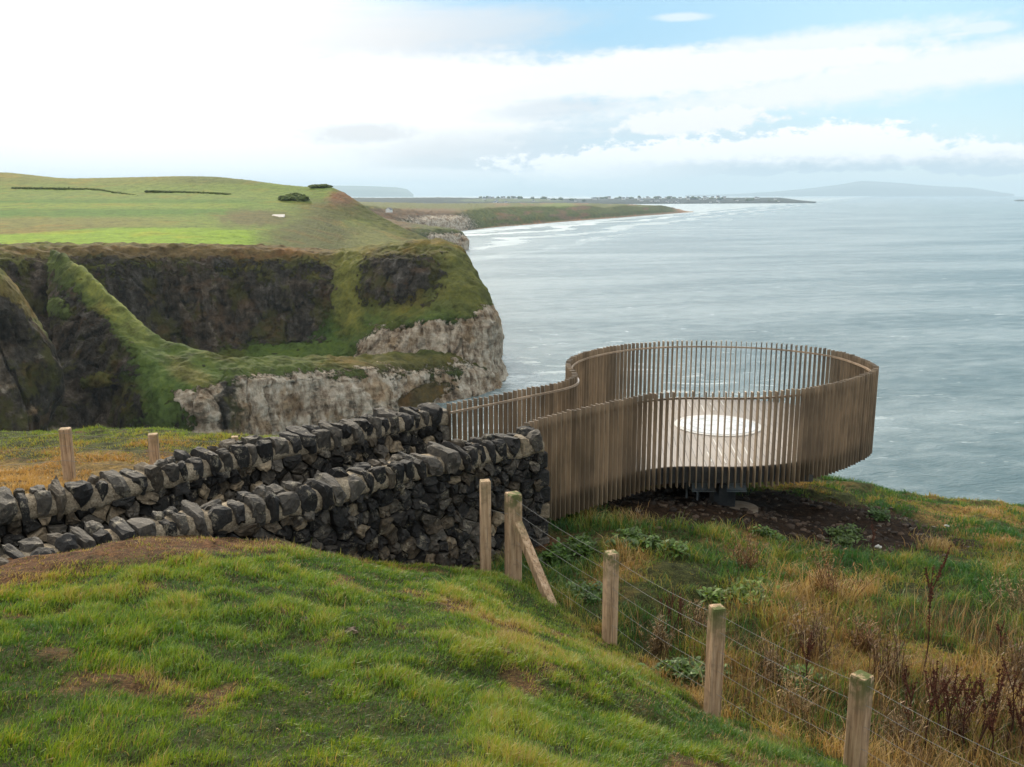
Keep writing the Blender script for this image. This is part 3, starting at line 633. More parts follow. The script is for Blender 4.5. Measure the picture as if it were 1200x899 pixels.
def gz(X, Y, relief=True):
    X = np.asarray(X, float); Y = np.asarray(Y, float); sh = X.shape
    z = g0(X, Y)
    dn, sn, tn = pdist(X, Y, NW); df, sf, tf = pdist(X, Y, FW)
    sdn = (dn*sn).reshape(sh); sdf = (df*sf).reshape(sh)
    inside = sstep(-.02, .22, sdn)*sstep(.02, -.22, sdf)*sstep(.72, .25, X)*(Y < 15)
    z = z*(1-inside)+(-4.62)*inside
    if relief:
        n = fbm(X*1.3, Y*1.3, None, 4)*.09+fbm(X*4.5+3, Y*4.5, None, 3)*.045
        rough = sstep(8, 11, Y)*sstep(.5, 2.5, X)
        z = z+(n+rough*(fbm(X*.9+40, Y*.9, None, 3)*.16))*(1-.85*inside)
    over = Y-edge_y(X)
    z = z-np.where(over > -1.5, .10*(over+1.5)**2, 0)-np.where(over > 1, 2.2*(over-1), 0)
    return np.maximum(z, SEA-3)
def hit(x, y, dmax=26):
    """where a sighting meets the ground"""
    D = np.linspace(2.5, dmax, 900); a, b, c = ray(x, y)
    z = gz(a*D/b, D); r = c*D/b; k = np.argmax(r < z)
    k = k if k > 0 else len(D)-1
    return float(a*D[k]/b), float(D[k]), float(z[k])
def axis(a, b, f0, f1, fine, coarse):
    return np.unique(np.r_[np.arange(a, f0, coarse), np.arange(f0, f1, fine), np.arange(f1, b, coarse)])
gx = axis(-60, 62, -12, 13.5, .075, .9); gy = axis(-8, 44, 1.5, 25, .08, .5)
GX, GY = np.meshgrid(gx, gy); GZ = gz(GX, GY)
# ground cover weights: lawn, straw, soil, lush
def cover(X, Y):
    dn, sn, tn = pdist(X, Y, NW); dn = dn.reshape(np.shape(X)); sn = sn.reshape(np.shape(X)); tn = tn.reshape(np.shape(X))
    df, sf, tf = pdist(X, Y, FW); df = df.reshape(np.shape(X)); sf = sf.reshape(np.shape(X))
    n1 = fbm(X*.8, Y*.8, None, 4); n2 = fbm(X*2.3+7, Y*2.3, None, 3)
    fence = np.interp(X, [0, 1.07, 1.84, 2.71, 3.5], [10.8, 9.4, 7.7, 6.55, 5.3])    # the fence line
    right = sstep(-.25, .25, Y-fence+.25*n2)*(X > -.4)
    wallband = sstep(1.75, .75, dn+.5*n1+.3*n2)*(sn < 0)*sstep(7.8, 5.6, tn+.8*n2)                       # bare strip at the foot of the near wall
    wallband = np.maximum(wallband, sstep(.45, .15, dn+.15*n1)*(sn < 0))
    bare = sstep(.36, .72, n1+1.0*n2)
    slopebare = sstep(2.0, .4, np.abs((fence-Y)*.8-1.0)+.8*n1)*sstep(.3, 1.2, X)*sstep(-.2, .3, n2)
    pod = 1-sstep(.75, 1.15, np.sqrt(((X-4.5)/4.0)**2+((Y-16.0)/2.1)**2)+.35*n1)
    strip = (1-sstep(.3, 1.1, np.abs(Y-13.6-.9*(X-1.3))+.3*n1))*(X > .6)*(X < 2.2)*.3
    soil = np.clip(np.maximum(np.maximum(wallband*.9, bare*.7*(1-right)), np.maximum(slopebare*.6*(1-right), np.maximum(pod, strip))), 0, 1)
    behind = (sf > 0)*(df > .2)*sstep(1.0, -.5, X)
    straw = np.clip(right*sstep(-.1, .35, n1+.3*n2)+behind*sstep(.1, -.1, (Y-19.0)*.25+.5*n1), 0, 1)
    return right, soil, straw, behind, pod
_r, _s, _t, _b, _pod = cover(GX, GY)
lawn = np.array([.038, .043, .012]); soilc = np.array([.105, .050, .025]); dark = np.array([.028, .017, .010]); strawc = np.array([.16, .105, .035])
gc = np.tile(lawn, GX.shape+(1,))
gc = gc*(1-_t[..., None])+strawc*_t[..., None]
gc = gc*(1-_s[..., None])+soilc*_s[..., None]
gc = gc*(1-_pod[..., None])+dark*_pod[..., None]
def ground_mat():
    m, T, b = new_mat('turf_soil')
    p = T.pos(); t = T.attr('Col')
    f = T.noise(p, 9, 6, .7); c = T.noise(p, 38, 4, .7); g = T.noise(p, 1.6, 4, .6)
    v = T.m('ADD', T.m('MULTIPLY', f, .6), T.m('MULTIPLY', c, .4))
    k = T.ramp(v, [(.38, (.30, .28, .26)), (.5, (1, 1, 1)), (.62, (2.0, 1.9, 1.7))])
    T.put(b.inputs['Base Color'], T.mix(1.0, t, k, 'MULTIPLY'))
    b.inputs['Roughness'].default_value = .95; b.inputs['Specular IOR Level'].default_value = .12
    T.put(b.inputs['Normal'], T.bump(v, 1.0, .09))
    return m
V = np.stack([GX, GY, GZ], -1).reshape(-1, 3)
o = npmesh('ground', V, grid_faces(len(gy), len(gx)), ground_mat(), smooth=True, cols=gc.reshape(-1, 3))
tag(o, 'grassy cliff top with bare soil patches falling to the sea', 'ground', kind='structure')
# ------------------------------------------------------------------ grass blades
def blade_mat():
    m = bpy.data.materials.new('grass_blade'); m.use_nodes = True; nt = m.node_tree; nt.nodes.clear(); T = NT(nt)
    c = T.attr('Col')
    df = T.n('ShaderNodeBsdfDiffuse'); T.put(df.inputs[0], c)
    tr = T.n('ShaderNodeBsdfTranslucent'); T.put(tr.inputs[0], T.mix(1.0, c, (1.25, 1.2, .7), 'MULTIPLY'))
    gl = T.n('ShaderNodeBsdfGlossy'); gl.inputs[0].default_value = (.9, .95, .9, 1); gl.inputs[1].default_value = .45
    a = T.n('ShaderNodeMixShader'); a.inputs[0].default_value = .38; nt.links.new(df.outputs[0], a.inputs[1]); nt.links.new(tr.outputs[0], a.inputs[2])
    g = T.n('ShaderNodeMixShader'); g.inputs[0].default_value = .035; nt.links.new(a.outputs[0], g.inputs[1]); nt.links.new(gl.outputs[0], g.inputs[2])
    o = T.n('ShaderNodeOutputMaterial'); nt.links.new(g.outputs[0], o.inputs[0]); return m
BLADE = blade_mat()
def blades(X, Y, Z, h, w, lean, col, az=None, rng=RNG):
    n = len(X); az = rng.uniform(0, 2*PI, n) if az is None else az
    fa = rng.uniform(0, 2*PI, n)
    s = np.stack([np.cos(fa), np.sin(fa), np.zeros(n)], 1)*w[:, None]*.5
    dirn = np.stack([np.cos(az), np.sin(az), np.zeros(n)], 1)
    base_ = np.stack([X, Y, Z-.02], 1)
    m1 = base_+dirn*(h*lean*.28)[:, None]; m1[:, 2] += h*.55
    t = base_+dirn*(h*lean*.95)[:, None]; t[:, 2] += h*np.sqrt(np.maximum(1-(lean*.8)**2, .08))
    V = np.stack([base_-s, base_+s, m1+s*.8, m1-s*.8, t], 1).reshape(-1, 3)
    i = np.arange(n)*5
    Q = np.stack([i, i+1, i+2, i+3], 1); Tt = np.stack([i+3, i+2, i+4], 1)
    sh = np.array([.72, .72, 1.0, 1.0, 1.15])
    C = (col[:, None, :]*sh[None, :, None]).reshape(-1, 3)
    return V, Q, Tt, C
def scatter(n, x0, x1, y0, y1, dens):
    X = RNG.uniform(x0, x1, n); Y = RNG.uniform(y0, y1, n)
    k = RNG.uniform(0, 1, n) < dens(X, Y); return X[k], Y[k]
def infov(X, Y, mrg=.05):
    return np.abs(X) < (Y*.60+.9)
def gzl(X, Y):
    ix = np.clip(np.searchsorted(gx, X)-1, 0, len(gx)-2); iy = np.clip(np.searchsorted(gy, Y)-1, 0, len(gy)-2)
    fx = (X-gx[ix])/(gx[ix+1]-gx[ix]); fy = (Y-gy[iy])/(gy[iy+1]-gy[iy])
    return (GZ[iy, ix]*(1-fx)+GZ[iy, ix+1]*fx)*(1-fy)+(GZ[iy+1, ix]*(1-fx)+GZ[iy+1, ix+1]*fx)*fy
def pal(k, stops):
    st = np.array([s[0] for s in stops]); c = np.array([s[1] for s in stops])
    return np.stack([np.interp(k, st, c[:, i]) for i in range(3)], 1)
def emit(name, parts, label, cat):
    V = []; Q = []; Tt = []; C = []; n = 0
    for v, q, t, c in parts:
        V.append(v); Q.append(q+n); Tt.append(t+n); C.append(c); n += len(v)
    o = npmesh(name, np.concatenate(V), [np.concatenate(Q), np.concatenate(Tt)], BLADE, cols=np.concatenate(C))
    return tag(o, label, cat, kind='stuff')
# lawn on the mound
X, Y = scatter(1150000, -7.2, 4.2, 2.6, 12.5, lambda X, Y: infov(X, Y)*np.clip(6.5/np.maximum(Y, 2), .35, 1.0))
r_, s_, t_, b_, pd_ = cover(X, Y)
dn, sn, _ = pdist(X, Y, NW)
cl1 = fbm(X*2.2+3, Y*2.2, None, 3); cl2 = fbm(X*6+1, Y*6, None, 3); cl3 = fbm(X*.55+20, Y*.55, None, 3)
keep = (r_ < .5)*(sn < 0)*(dn > .30)*(RNG.uniform(0, 1, len(X)) > s_*.74)*(RNG.uniform(0, 1, len(X)) < np.maximum(.66+.6*cl2+.3*cl1, .55))
X, Y, s_, cl1, cl2, cl3 = [q[keep] for q in (X, Y, s_, cl1, cl2, cl3)]
n = len(X); D = np.hypot(X, Y)
h = (.058+.060*np.clip(cl1+.6*cl2, -.25, 1))*RNG.uniform(.6, 1.45, n)*(1-.45*s_); h = np.clip(h, .02, .24)
w = np.clip(.0042*D/5, .0036, .011)*RNG.uniform(.7, 1.3, n)
k = np.clip(.36+.5*cl3+.45*cl1+.55*cl2+RNG.normal(0, .19, n)+.45*s_, 0, 1)
col = pal(k, [(0, (.036, .095, .010)), (.32, (.092, .176, .012)), (.62, (.168, .242, .015)), (.90, (.255, .262, .024)), (1, (.34, .26, .07))])
dry = RNG.uniform(0, 1, n) < .06+.6*s_; col[dry] = np.array([.34, .22, .10])*RNG.uniform(.25, 1.2, (dry.sum(), 1))
h[RNG.uniform(0, 1, n) < .004] *= 1.9
wind = fbm(X*.8+9, Y*.8, None, 2)*2.5+.6
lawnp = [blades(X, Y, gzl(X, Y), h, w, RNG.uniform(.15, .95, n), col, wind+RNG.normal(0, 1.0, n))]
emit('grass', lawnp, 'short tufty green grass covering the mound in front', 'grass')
# rough growth beyond the fence and behind the far wall
X, Y = scatter(760000, -14, 14.5, 6.0, 25.5, lambda X, Y: (np.abs(X) < Y*.62+.6)*np.clip(10/np.maximum(Y, 5), .3, 1.0))
r_, s_, t_, b_, pd_ = cover(X, Y)
dn, sn, _ = pdist(X, Y, NW); df, sf, _ = pdist(X, Y, FW)
cl1 = fbm(X*1.3+3, Y*1.3, None, 4); cl2 = fbm(X*4+1, Y*4, None, 3); cl3 = fbm(X*.6+50, Y*.6, None, 3)
keep = ((r_ > .5)+(b_ > .5) > 0)*(dn > .4)*(df > .4)*(Y < edge_y(X)+1.5)*(RNG.uniform(0, 1, len(X)) > pd_*1.02)*(RNG.uniform(0, 1, len(X)) < np.maximum(.65+.7*cl2+.3*cl1, .52))
X, Y, t_, b_, cl1, cl2, cl3, pd_ = [q[keep] for q in (X, Y, t_, b_, cl1, cl2, cl3, pd_)]
n = len(X); D = np.hypot(X, Y)
h = (.13+.20*np.clip(cl1+.5*cl2, -.55, 1))*RNG.uniform(.5, 1.5, n)*np.where(b_ > .5, .8, 1)*(1-.45*sstep(13, 18, Y)); h = np.clip(h, .03, .42)
w = np.clip(.0058*D/8, .005, .014)*RNG.uniform(.7, 1.4, n)
k = np.clip(.22+.95*cl3+.6*cl1*np.sign(cl2)+.45*cl2+RNG.normal(0, .16, n)+.42*t_+.16*sstep(11, 7, Y)-.22*sstep(13, 18, Y)*(X > 0), 0, 1)
col = pal(k, [(0, (.034, .105, .022)), (.25, (.085, .165, .026)), (.45, (.185, .210, .032)), (.62, (.30, .235, .060)), (.80, (.30, .155, .055)), (1, (.42, .29, .13))])
far_ = b_ > .5
kb = np.clip(.5+.5*cl1+RNG.normal(0, .15, n)-.16*(Y-18.6), 0, 1)
col[far_] = pal(kb, [(0, (.15, .22, .03)), (.35, (.30, .27, .05)), (.6, (.30, .155, .055)), (1, (.40, .24, .085))])[far_]
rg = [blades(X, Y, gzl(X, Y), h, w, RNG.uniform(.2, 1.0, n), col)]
# dead stems tangled along the wires
X, Y = scatter(26000, 0.6, 8.5, 5.2, 11.0, lambda X, Y: (np.abs(X) < Y*.62+.6)*sstep(.1, .6, X-np.interp(Y, [5.3, 6.55, 7.7, 9.4, 10.8], [3.5, 2.71, 1.84, 1.07, 0.1]))*sstep(10.6, 7.5, Y-.25*X)*sstep(-.15, .35, fbm(X*1.1+60, Y*1.1, None, 3)+.25))
n = len(X); k = RNG.uniform(0, 1, n)
col = pal(k, [(0, (.055, .034, .022)), (.5, (.110, .062, .033)), (.8, (.21, .12, .055)), (1, (.40, .29, .15))])
rg.append(blades(X, Y, gzl(X, Y), RNG.uniform(.18, .55, n)*(.6+.5*k), RNG.uniform(.004, .008, n), RNG.uniform(.0, .75, n), col))
emit('rough_grass', rg, 'long rough grass in green straw and rust tones on the cliff slope', 'grass')
# ------------------------------------------------------------------ stone walls
def stone_mat():
    m, T, b = new_mat('basalt_stone')
    p = T.obj(); t = T.attr('Col')
    f = T.noise(p, 14, 6, .7); g = T.noise(p, 55, 4, .7); li = T.noise(p, 5.5, 5, .65)
    k = T.ramp(f, [(.3, (.45, .45, .45)), (.5, (1, 1, 1)), (.72, (1.8, 1.75, 1.65))])
    c = T.mix(1.0, t, k, 'MULTIPLY')
    c = T.mix(T.m('MULTIPLY', T.ss(.55, .63, T.m('ADD', T.m('MULTIPLY', li, .7), T.m('MULTIPLY', g, .3))), .6), c, (.36, .31, .22))
    T.put(b.inputs['Base Color'], c)
    T.put(b.inputs['Roughness'], T.m('ADD', .55, T.m('MULTIPLY', f, .4))); b.inputs['Specular IOR Level'].default_value = .3
    T.put(b.inputs['Normal'], T.bump(T.m('ADD', f, T.m('MULTIPLY', g, .4)), 1.0, .04))
    return m
STONE = stone_mat()
MORTAR = principled('lime_mortar', lambda T: T.ramp(T.m('ADD', T.m('MULTIPLY', T.noise(T.obj(), 8, 6, .7), .6), T.m('MULTIPLY', T.noise(T.obj(), 50, 3, .7), .4)), [(.36, (.065, .050, .032)), (.48, (.22, .175, .12)), (.64, (.44, .37, .27))]), .95, lambda T: T.bump(T.noise(T.obj(), 30, 5, .7), .9, .03), .1)
CORE = principled('wall_hearting', lambda T: T.ramp(T.noise(T.obj(), 6, 5, .7), [(.35, (.006, .005, .004)), (.6, (.022, .018, .013)), (.75, (.07, .055, .035))]), .95, None, .1)
def clip(poly, px, py, nx, ny):
    """keep the side where (q-p).n <= 0"""
    out = []; m = len(poly)
    for i in range(m):
        a, b = poly[i], poly[(i+1) % m]; da = (a[0]-px)*nx+(a[1]-py)*ny; db = (b[0]-px)*nx+(b[1]-py)*ny
        if da <= 0: out.append(a)
        if (da < 0 < db) or (db < 0 < da):
            t = da/(da-db); out.append((a[0]+t*(b[0]-a[0]), a[1]+t*(b[1]-a[1])))
    return out
def rubble(L, H, size, rng):
    """irregular stone outlines filling an L x H face"""
    pts = []; z = 0.0
    while z < H:                                    # loose courses
        hh = size*rng.uniform(.55, 1.05); s = rng.uniform(-.3, 0)
        while s < L+.2:
            ww = size*rng.choice([.5, .8, 1.15, 1.6, 2.1], p=[.24, .26, .26, .16, .08])*rng.uniform(.85, 1.15)
            pts.append((s+ww/2+rng.normal(0, .02), z+hh/2+rng.normal(0, hh*.16))); s += ww
        z += hh
    pts = np.array(pts); cells = []
    for i, p in enumerate(pts):
        poly = [(max(p[0]-1, 0), max(p[1]-.8, 0)), (min(p[0]+1, L), max(p[1]-.8, 0)), (min(p[0]+1, L), min(p[1]+.8, H)), (max(p[0]-1, 0), min(p[1]+.8, H))]
        if p[0] < 0 or p[0] > L or p[1] > H: continue
        dd = (pts[:, 0]-p[0])**2+(pts[:, 1]-p[1])**2
        for j in np.argsort(dd)[1:16]:
            q = pts[j]; poly = clip(poly, (p[0]+q[0])/2, (p[1]+q[1])/2, q[0]-p[0], q[1]-p[1])
            if len(poly) < 3: break
        if len(poly) >= 3: cells.append((p, poly))
    return cells
def stonecol(rng, pale=.12, coping=False):
    r = rng.uniform()
    if r < pale: return np.array([.27, .21, .14])*rng.uniform(.5, 1.25)
    if r < pale+.22: return np.array([.095, .082, .066])*rng.uniform(.6, 1.3)
    if r < pale+.34: return np.array([.085, .066, .045])*rng.uniform(.7, 1.3)
    return np.array([.024, .022, .020])*rng.uniform(.5, 1.7)
def make_wall(name, label, Lw, zbot, thick, seed, front_h, pale):
    rng = np.random.default_rng(seed)
    pts = Lw.copy(); d = np.r_[0, np.cumsum(np.linalg.norm(np.diff(pts[:, :2], axis=0), axis=1))]; Ln = d[-1]
    tg = np.gradient(pts[:, :2], axis=0); tg /= np.linalg.norm(tg, axis=1)[:, None]
    def at(s, off, z):
        """station s, offset to the camera side, height relative to the wall top"""
        x = np.interp(s, d, pts[:, 0]); y = np.interp(s, d, pts[:, 1]); tz = np.interp(s, d, pts[:, 2])
        tx = np.interp(s, d, tg[:, 0]); ty = np.interp(s, d, tg[:, 1])
        return np.stack([x+ty*off, y-tx*off, tz+z], -1)
    mid = at(Ln*.6, 0, -1.0); root = empty(name, tuple(float(q) for q in mid)); tag(root, label, 'stone wall', 'dry stone walls either side of the path')
    cop = .225
    # hearting
    ss = np.linspace(0, Ln, int(Ln/.2)+2); mb = MB()
    prof = [(thick/2-.07, -zbot), (thick/2-.09, -cop+.02), (-thick/2+.09, -cop+.02), (-thick/2+.07, -zbot)]
    V = np.concatenate([at(ss, o_, z_) for o_, z_ in prof]); m = len(ss)
    Q = [[k*m+i, k*m+i+1, (k+1)*m+i+1, (k+1)*m+i] for k in range(3) for i in range(m-1)]
    Q += [[0, m, 2*m, 3*m], [m-1, 2*m-1, 3*m-1, 4*m-1]]
    mb.add(V, Q); mb.build('hearting', CORE, root)
    # face stones
    def facing(side, H, size, seedk, fine=True):
        r2 = np.random.default_rng(seed+seedk); mb = MB()
        for p, poly in rubble(Ln, H, size, r2):
            poly = np.array(poly)
            if fine:                                # extra corners for a broken outline
                q = []
                for i in range(len(poly)):
                    a, b = poly[i], poly[(i+1) % len(poly)]
                    q.append(a)
                    if np.linalg.norm(b-a) > .07: q.append((a+b)/2+r2.normal(0, .007, 2))
                poly = np.array(q)
            c = poly.mean(0); rad = np.linalg.norm(poly-c, axis=1).mean(); k = len(poly)
            gap = .006+.006*r2.uniform(); dep = r2.uniform(-.02, .07)
            rings = [(1-gap/rad, -.10), (1-gap/rad*1.2, dep*.25-.012), (.86, dep+.012), (.5, dep+.026)]
            V = []; tilt = r2.normal(0, .22, 2)
            for j, (sc_, o_) in enumerate(rings):
                q = c+(poly-c)*sc_
                if j >= 2: q = q+r2.normal(0, .013, q.shape)
                off = thick/2-.05+o_+(r2.normal(0, .014, k) if j >= 1 else 0)+((q-c) @ tilt if j >= 1 else 0)
                V.append(at(q[:, 0], side*off, q[:, 1]-H-cop))
            V.append(at(np.array([c[0]]), side*(thick/2-.05+dep+.03+r2.normal(0, .01)), np.array([c[1]-H-cop])))
            V = np.concatenate(V)
            Q = [[a*k+i, a*k+(i+1) % k, (a+1)*k+(i+1) % k, (a+1)*k+i] for a in range(3) for i in range(k)]
            Tt = [[3*k+i, 3*k+(i+1) % k, 4*k] for i in range(k)]
            if side < 0: Q = [w[::-1] for w in Q]; Tt = [w[::-1] for w in Tt]
            mb.add(V, Q, Tt, stonecol(r2, pale))
        return mb
    f = facing(1, front_h, .185, 1); g = facing(-1, 1.05, .24, 2)
    # end of the wall: big quoins
    for z0 in np.arange(-zbot, -cop-.05, .26):
        hh = .125; mb2 = g
        off = rng.uniform(-.05, .05)
        V0 = at(np.array([Ln]), off, np.array([z0+hh]))[0]; a_ = math.atan2(tg[-1, 1], tg[-1, 0])
        R = np.array([[math.cos(a_), -math.sin(a_), 0], [math.sin(a_), math.cos(a_), 0], [0, 0, 1]])
        mb2.box(V0, (rng.uniform(.08, .14), thick/2-.015+rng.uniform(-.03, .02), hh*.97), R, stonecol(rng, .08), .025)
    ff = MB(); ff.V, ff.Q, ff.T, ff.C, ff.n = f.V, f.Q, f.T, f.C, f.n
    ff.Q += [q+f.n for q in g.Q]; ff.T += [q+f.n for q in g.T]; ff.V = ff.V+g.V; ff.C = ff.C+g.C
    ff.build('facing_stones', STONE, root)
    # mortar bed under and between the coping stones
    mo = MB(); ss = np.linspace(0, Ln, int(Ln/.05)); m = len(ss)
    wv = fbm(ss*5, ss*0+seed, None, 3)
    prof = [(thick/2-.02, -cop-.05), (thick/2+.015, -cop+.0), (thick/2-.0, -.12), (thick/2-.09, -.052), (-thick/2+.09, -.052), (-thick/2+.0, -.12), (-thick/2-.015, -cop+.0), (-thick/2+.02, -cop-.05)]
    V = np.concatenate([at(ss, o_+.02*fbm(ss*7+9*i, ss*0+i, None, 3), z_+.03*wv+.02*fbm(ss*11, ss*0+3*i, None, 2)) for i, (o_, z_) in enumerate(prof)])
    Q = [[k*m+i, k*m+i+1, (k+1)*m+i+1, (k+1)*m+i] for k in range(7) for i in range(m-1)]
    mo.add(V, Q); mo.build('mortar', MORTAR, root, smooth=True)
    # coping stones set on edge
    co = MB(); s = .02
    while s < Ln-.08:
        ww = rng.uniform(.10, .25); ww = min(ww, Ln-s)
        rows_ = [1] if rng.uniform() < .45 else [1, -1]
        for rr in rows_:
            bm = bmesh.new(); bmesh.ops.create_cube(bm, size=2); bmesh.ops.subdivide_edges(bm, edges=list(bm.edges), cuts=3, use_grid_fill=True)
            hx, hz = ww/2*1.0, (cop+.06)/2*rng.uniform(.85, 1.18); hy = (thick/2+.055) if len(rows_) == 1 else thick/4+.01
            oy = rng.uniform(-.02, .03) if len(rows_) == 1 else rr*(thick/4+.02)
            lump = rng.normal(0, 1, (8, 3)); lump /= np.linalg.norm(lump, axis=1)[:, None]; cut = rng.uniform(.78, 1.08, 8)
            for v in bm.verts:
                q = np.array(v.co[:])
                for nrm, cu in zip(lump, cut):
                    t = q @ nrm
                    if t > cu*1.15: q = q-nrm*(t-cu*1.15)
                rr_ = np.linalg.norm(q); q = q*(1-.13*max(rr_-1.05, 0)/.7)+rng.normal(0, .055, 3); v.co = Vector(q)
            bm.verts.index_update(); tz = rng.normal(0, .16); ty = rng.normal(0, .10)
            Vl = np.array([v.co[:] for v in bm.verts])*np.array([hx, hy, hz])
            Vl[:, 2] += Vl[:, 0]*tz+Vl[:, 1]*ty; faces = [[v.index for v in f_.verts] for f_ in bm.faces]; bm.free()
            W_ = at(np.clip(s+ww/2+Vl[:, 0], -.1, Ln+.05), oy+Vl[:, 1], Vl[:, 2]-cop/2-.01+rng.uniform(-.02, .03))
            co.add(W_, [q for q in faces if len(q) == 4], [q for q in faces if len(q) == 3], stonecol(rng, .03)*.72)
        s += ww+rng.choice([.012, .032, .06], p=[.35, .4, .25])
    co.build('coping_stones', STONE, root)
    return root
make_wall('stone_wall', 'dark rubble wall in front of the path, next to the grass mound and the tall wooden posts', NW, 2.35, .46, 21, 1.85, .10)
make_wall('stone_wall', 'dark rubble wall on the far side of the path, its top rising towards the chalk cliff', FW, 1.6, .46, 33, 1.05, .12)
# ------------------------------------------------------------------ viewing platform
ZT, ZD, ZB = -3.31, -4.66, -5.02
rim = [(612,497.5),(619,495),(645,487),(672,480.5),(700,474),(720,469.5),(740,465.6),(755,462.8),(768,461),(783,459.6),(800,458.9),(820,458.9),(840,459.2),(860,459.4),(880,459.2),(900,458.5),(921,457.2),(943,455),(961,452),(980,448),(995,444.3),(1007,440.6),(1017,437),(1024,434.3),(1028,431.4),(1027,428.6),(1021,424.5),(1013,421),(1004,417.8),(991,413.4),(970,408.8),(948,405.9),(927,403.6),(900,401.3),(873,400),(847,399.4),(820,399.1),(793,399.3),(767,400.3),(740,402.4),(713.5,406),(696,409.6),(681,413.6),(672,417.5),(666.5,422),(665,426.5),(667,430.5),(671.5,434.5),(675,438),(673,442),(663,446),(648,449.3),(633,452.2),(607,457.3),(580,463),(553,468),(527,473),(518,475)]
RP = np.array([Pz(x, y, ZT)[:2] for x, y in rim])
d_ = np.r_[0, np.cumsum(np.linalg.norm(np.diff(RP, axis=0), axis=1))]
tt = np.arange(0, d_[-1], .02)
C2 = np.stack([np.interp(tt, d_, RP[:, k]) for k in (0, 1)], 1); C2 = smooth_axis(C2, 22, 0)
d2 = np.r_[0, np.cumsum(np.linalg.norm(np.diff(C2, axis=0), axis=1))]
tg2 = np.gradient(C2, axis=0); tg2 /= np.linalg.norm(tg2, axis=1)[:, None]
def rimat(s):
    return (np.array([np.interp(s, d2, C2[:, 0]), np.interp(s, d2, C2[:, 1])]), np.array([np.interp(s, d2, tg2[:, 0]), np.interp(s, d2, tg2[:, 1])]))
# the loop runs anticlockwise seen from above: inside lies to the left of travel
def offset(o_):
    n = np.stack([-tg2[:, 1], tg2[:, 0]], 1); return C2+n*o_
def bronze(name, base_, rough=.5):
    return principled(name, lambda T: T.mix(1.0, T.mix(1.0, T.attr('Col'), T.mix(T.ss(.4, .62, T.noise(T.scl(T.obj(), (3, 3, 1.2)), 1.0, 4, .6)), base_, tuple(q*.66 for q in base_)), 'MULTIPLY'), T.ramp(T.noise(T.scl(T.obj(), (30, 30, 2.5)), 1.0, 4, .65), [(.3, (.75, .75, .75)), (.7, (1.2, 1.2, 1.2))]), 'MULTIPLY'), rough, None, .5)
SLAT = bronze('bronze_slat', (.25, .188, .125), .45)
RAIL = bronze('rail_steel', (.34, .25, .17), .4)
STEEL = principled('dark_steel', lambda T: T.ramp(T.noise(T.obj(), 5, 5, .65), [(.35, (.025, .025, .026)), (.65, (.065, .062, .058))]), .55, None, .4)
GREY = principled('galvanised_steel', lambda T: T.ramp(T.noise(T.obj(), 7, 5, .65), [(.35, (.16, .16, .16)), (.65, (.30, .30, .29))]), .5, None, .5)
DV = math.radians(5.3)
def deck_col(T):
    p = T.pos(); s = T.n('ShaderNodeSeparateXYZ'); T.put(s.inputs[0], p)
    u = T.m('SUBTRACT', T.m('MULTIPLY', s.outputs[0], math.cos(DV)), T.m('MULTIPLY', s.outputs[1], math.sin(DV)))
    w = T.m('ADD', T.m('MULTIPLY', s.outputs[0], math.sin(DV)), T.m('MULTIPLY', s.outputs[1], math.cos(DV)))
    k = T.m('DIVIDE', u, .14); fl = T.m('FLOOR', k); fr = T.m('FRACT', k)
    wn = T.n('ShaderNodeTexWhiteNoise', noise_dimensions='1D'); T.put(wn.inputs['W'], fl)
    gr = T.noise(T.xyz(T.m('MULTIPLY', u, 30), T.m('MULTIPLY', w, 1.6)), 1.0, 5, .65)
    c = T.mix(wn.outputs[0], (.27, .22, .17), (.34, .285, .23))
    c = T.mix(T.m('MULTIPLY', T.ss(.4, .7, gr), .5), c, (.20, .155, .12))
    gap = T.m('LESS_THAN', T.m('ABSOLUTE', T.m('SUBTRACT', fr, .5)), .47)
    return T.mix(gap, (.06, .045, .035), c)
DECK = principled('deck_boards', deck_col, lambda T: T.m('ADD', .34, T.m('MULTIPLY', T.noise(T.pos(), 1.4, 4, .6), .3)), lambda T: T.bump(T.noise(T.pos(), 14, 5, .6), .25, .01), .5)
def pale_col(T):
    p = T.pos(); r = T.vm('DISTANCE', p, Pz(841, 499, ZD)); gro = T.m('LESS_THAN', T.m('ABSOLUTE', T.m('SUBTRACT', r, .56)), .012)
    c = T.ramp(T.m('ADD', T.m('MULTIPLY', T.noise(p, 3.2, 6, .7), .7), T.m('MULTIPLY', T.noise(p, 22, 4, .7), .3)), [(.34, (.40, .39, .36)), (.5, (.66, .65, .63)), (.66, (.78, .78, .77))])
    return T.mix(T.m('MULTIPLY', gro, .6), c, (.25, .24, .22))
PALE = principled('pale_stone', pale_col, .26, None, .6)
INLAY = principled('pale_inlay', (.55, .51, .45), .35, None, .5)
CONC = principled('concrete', lambda T: T.ramp(T.noise(T.obj(), 6, 5, .65), [(.3, (.30, .22, .15)), (.7, (.48, .38, .28))]), .9, None, .2)
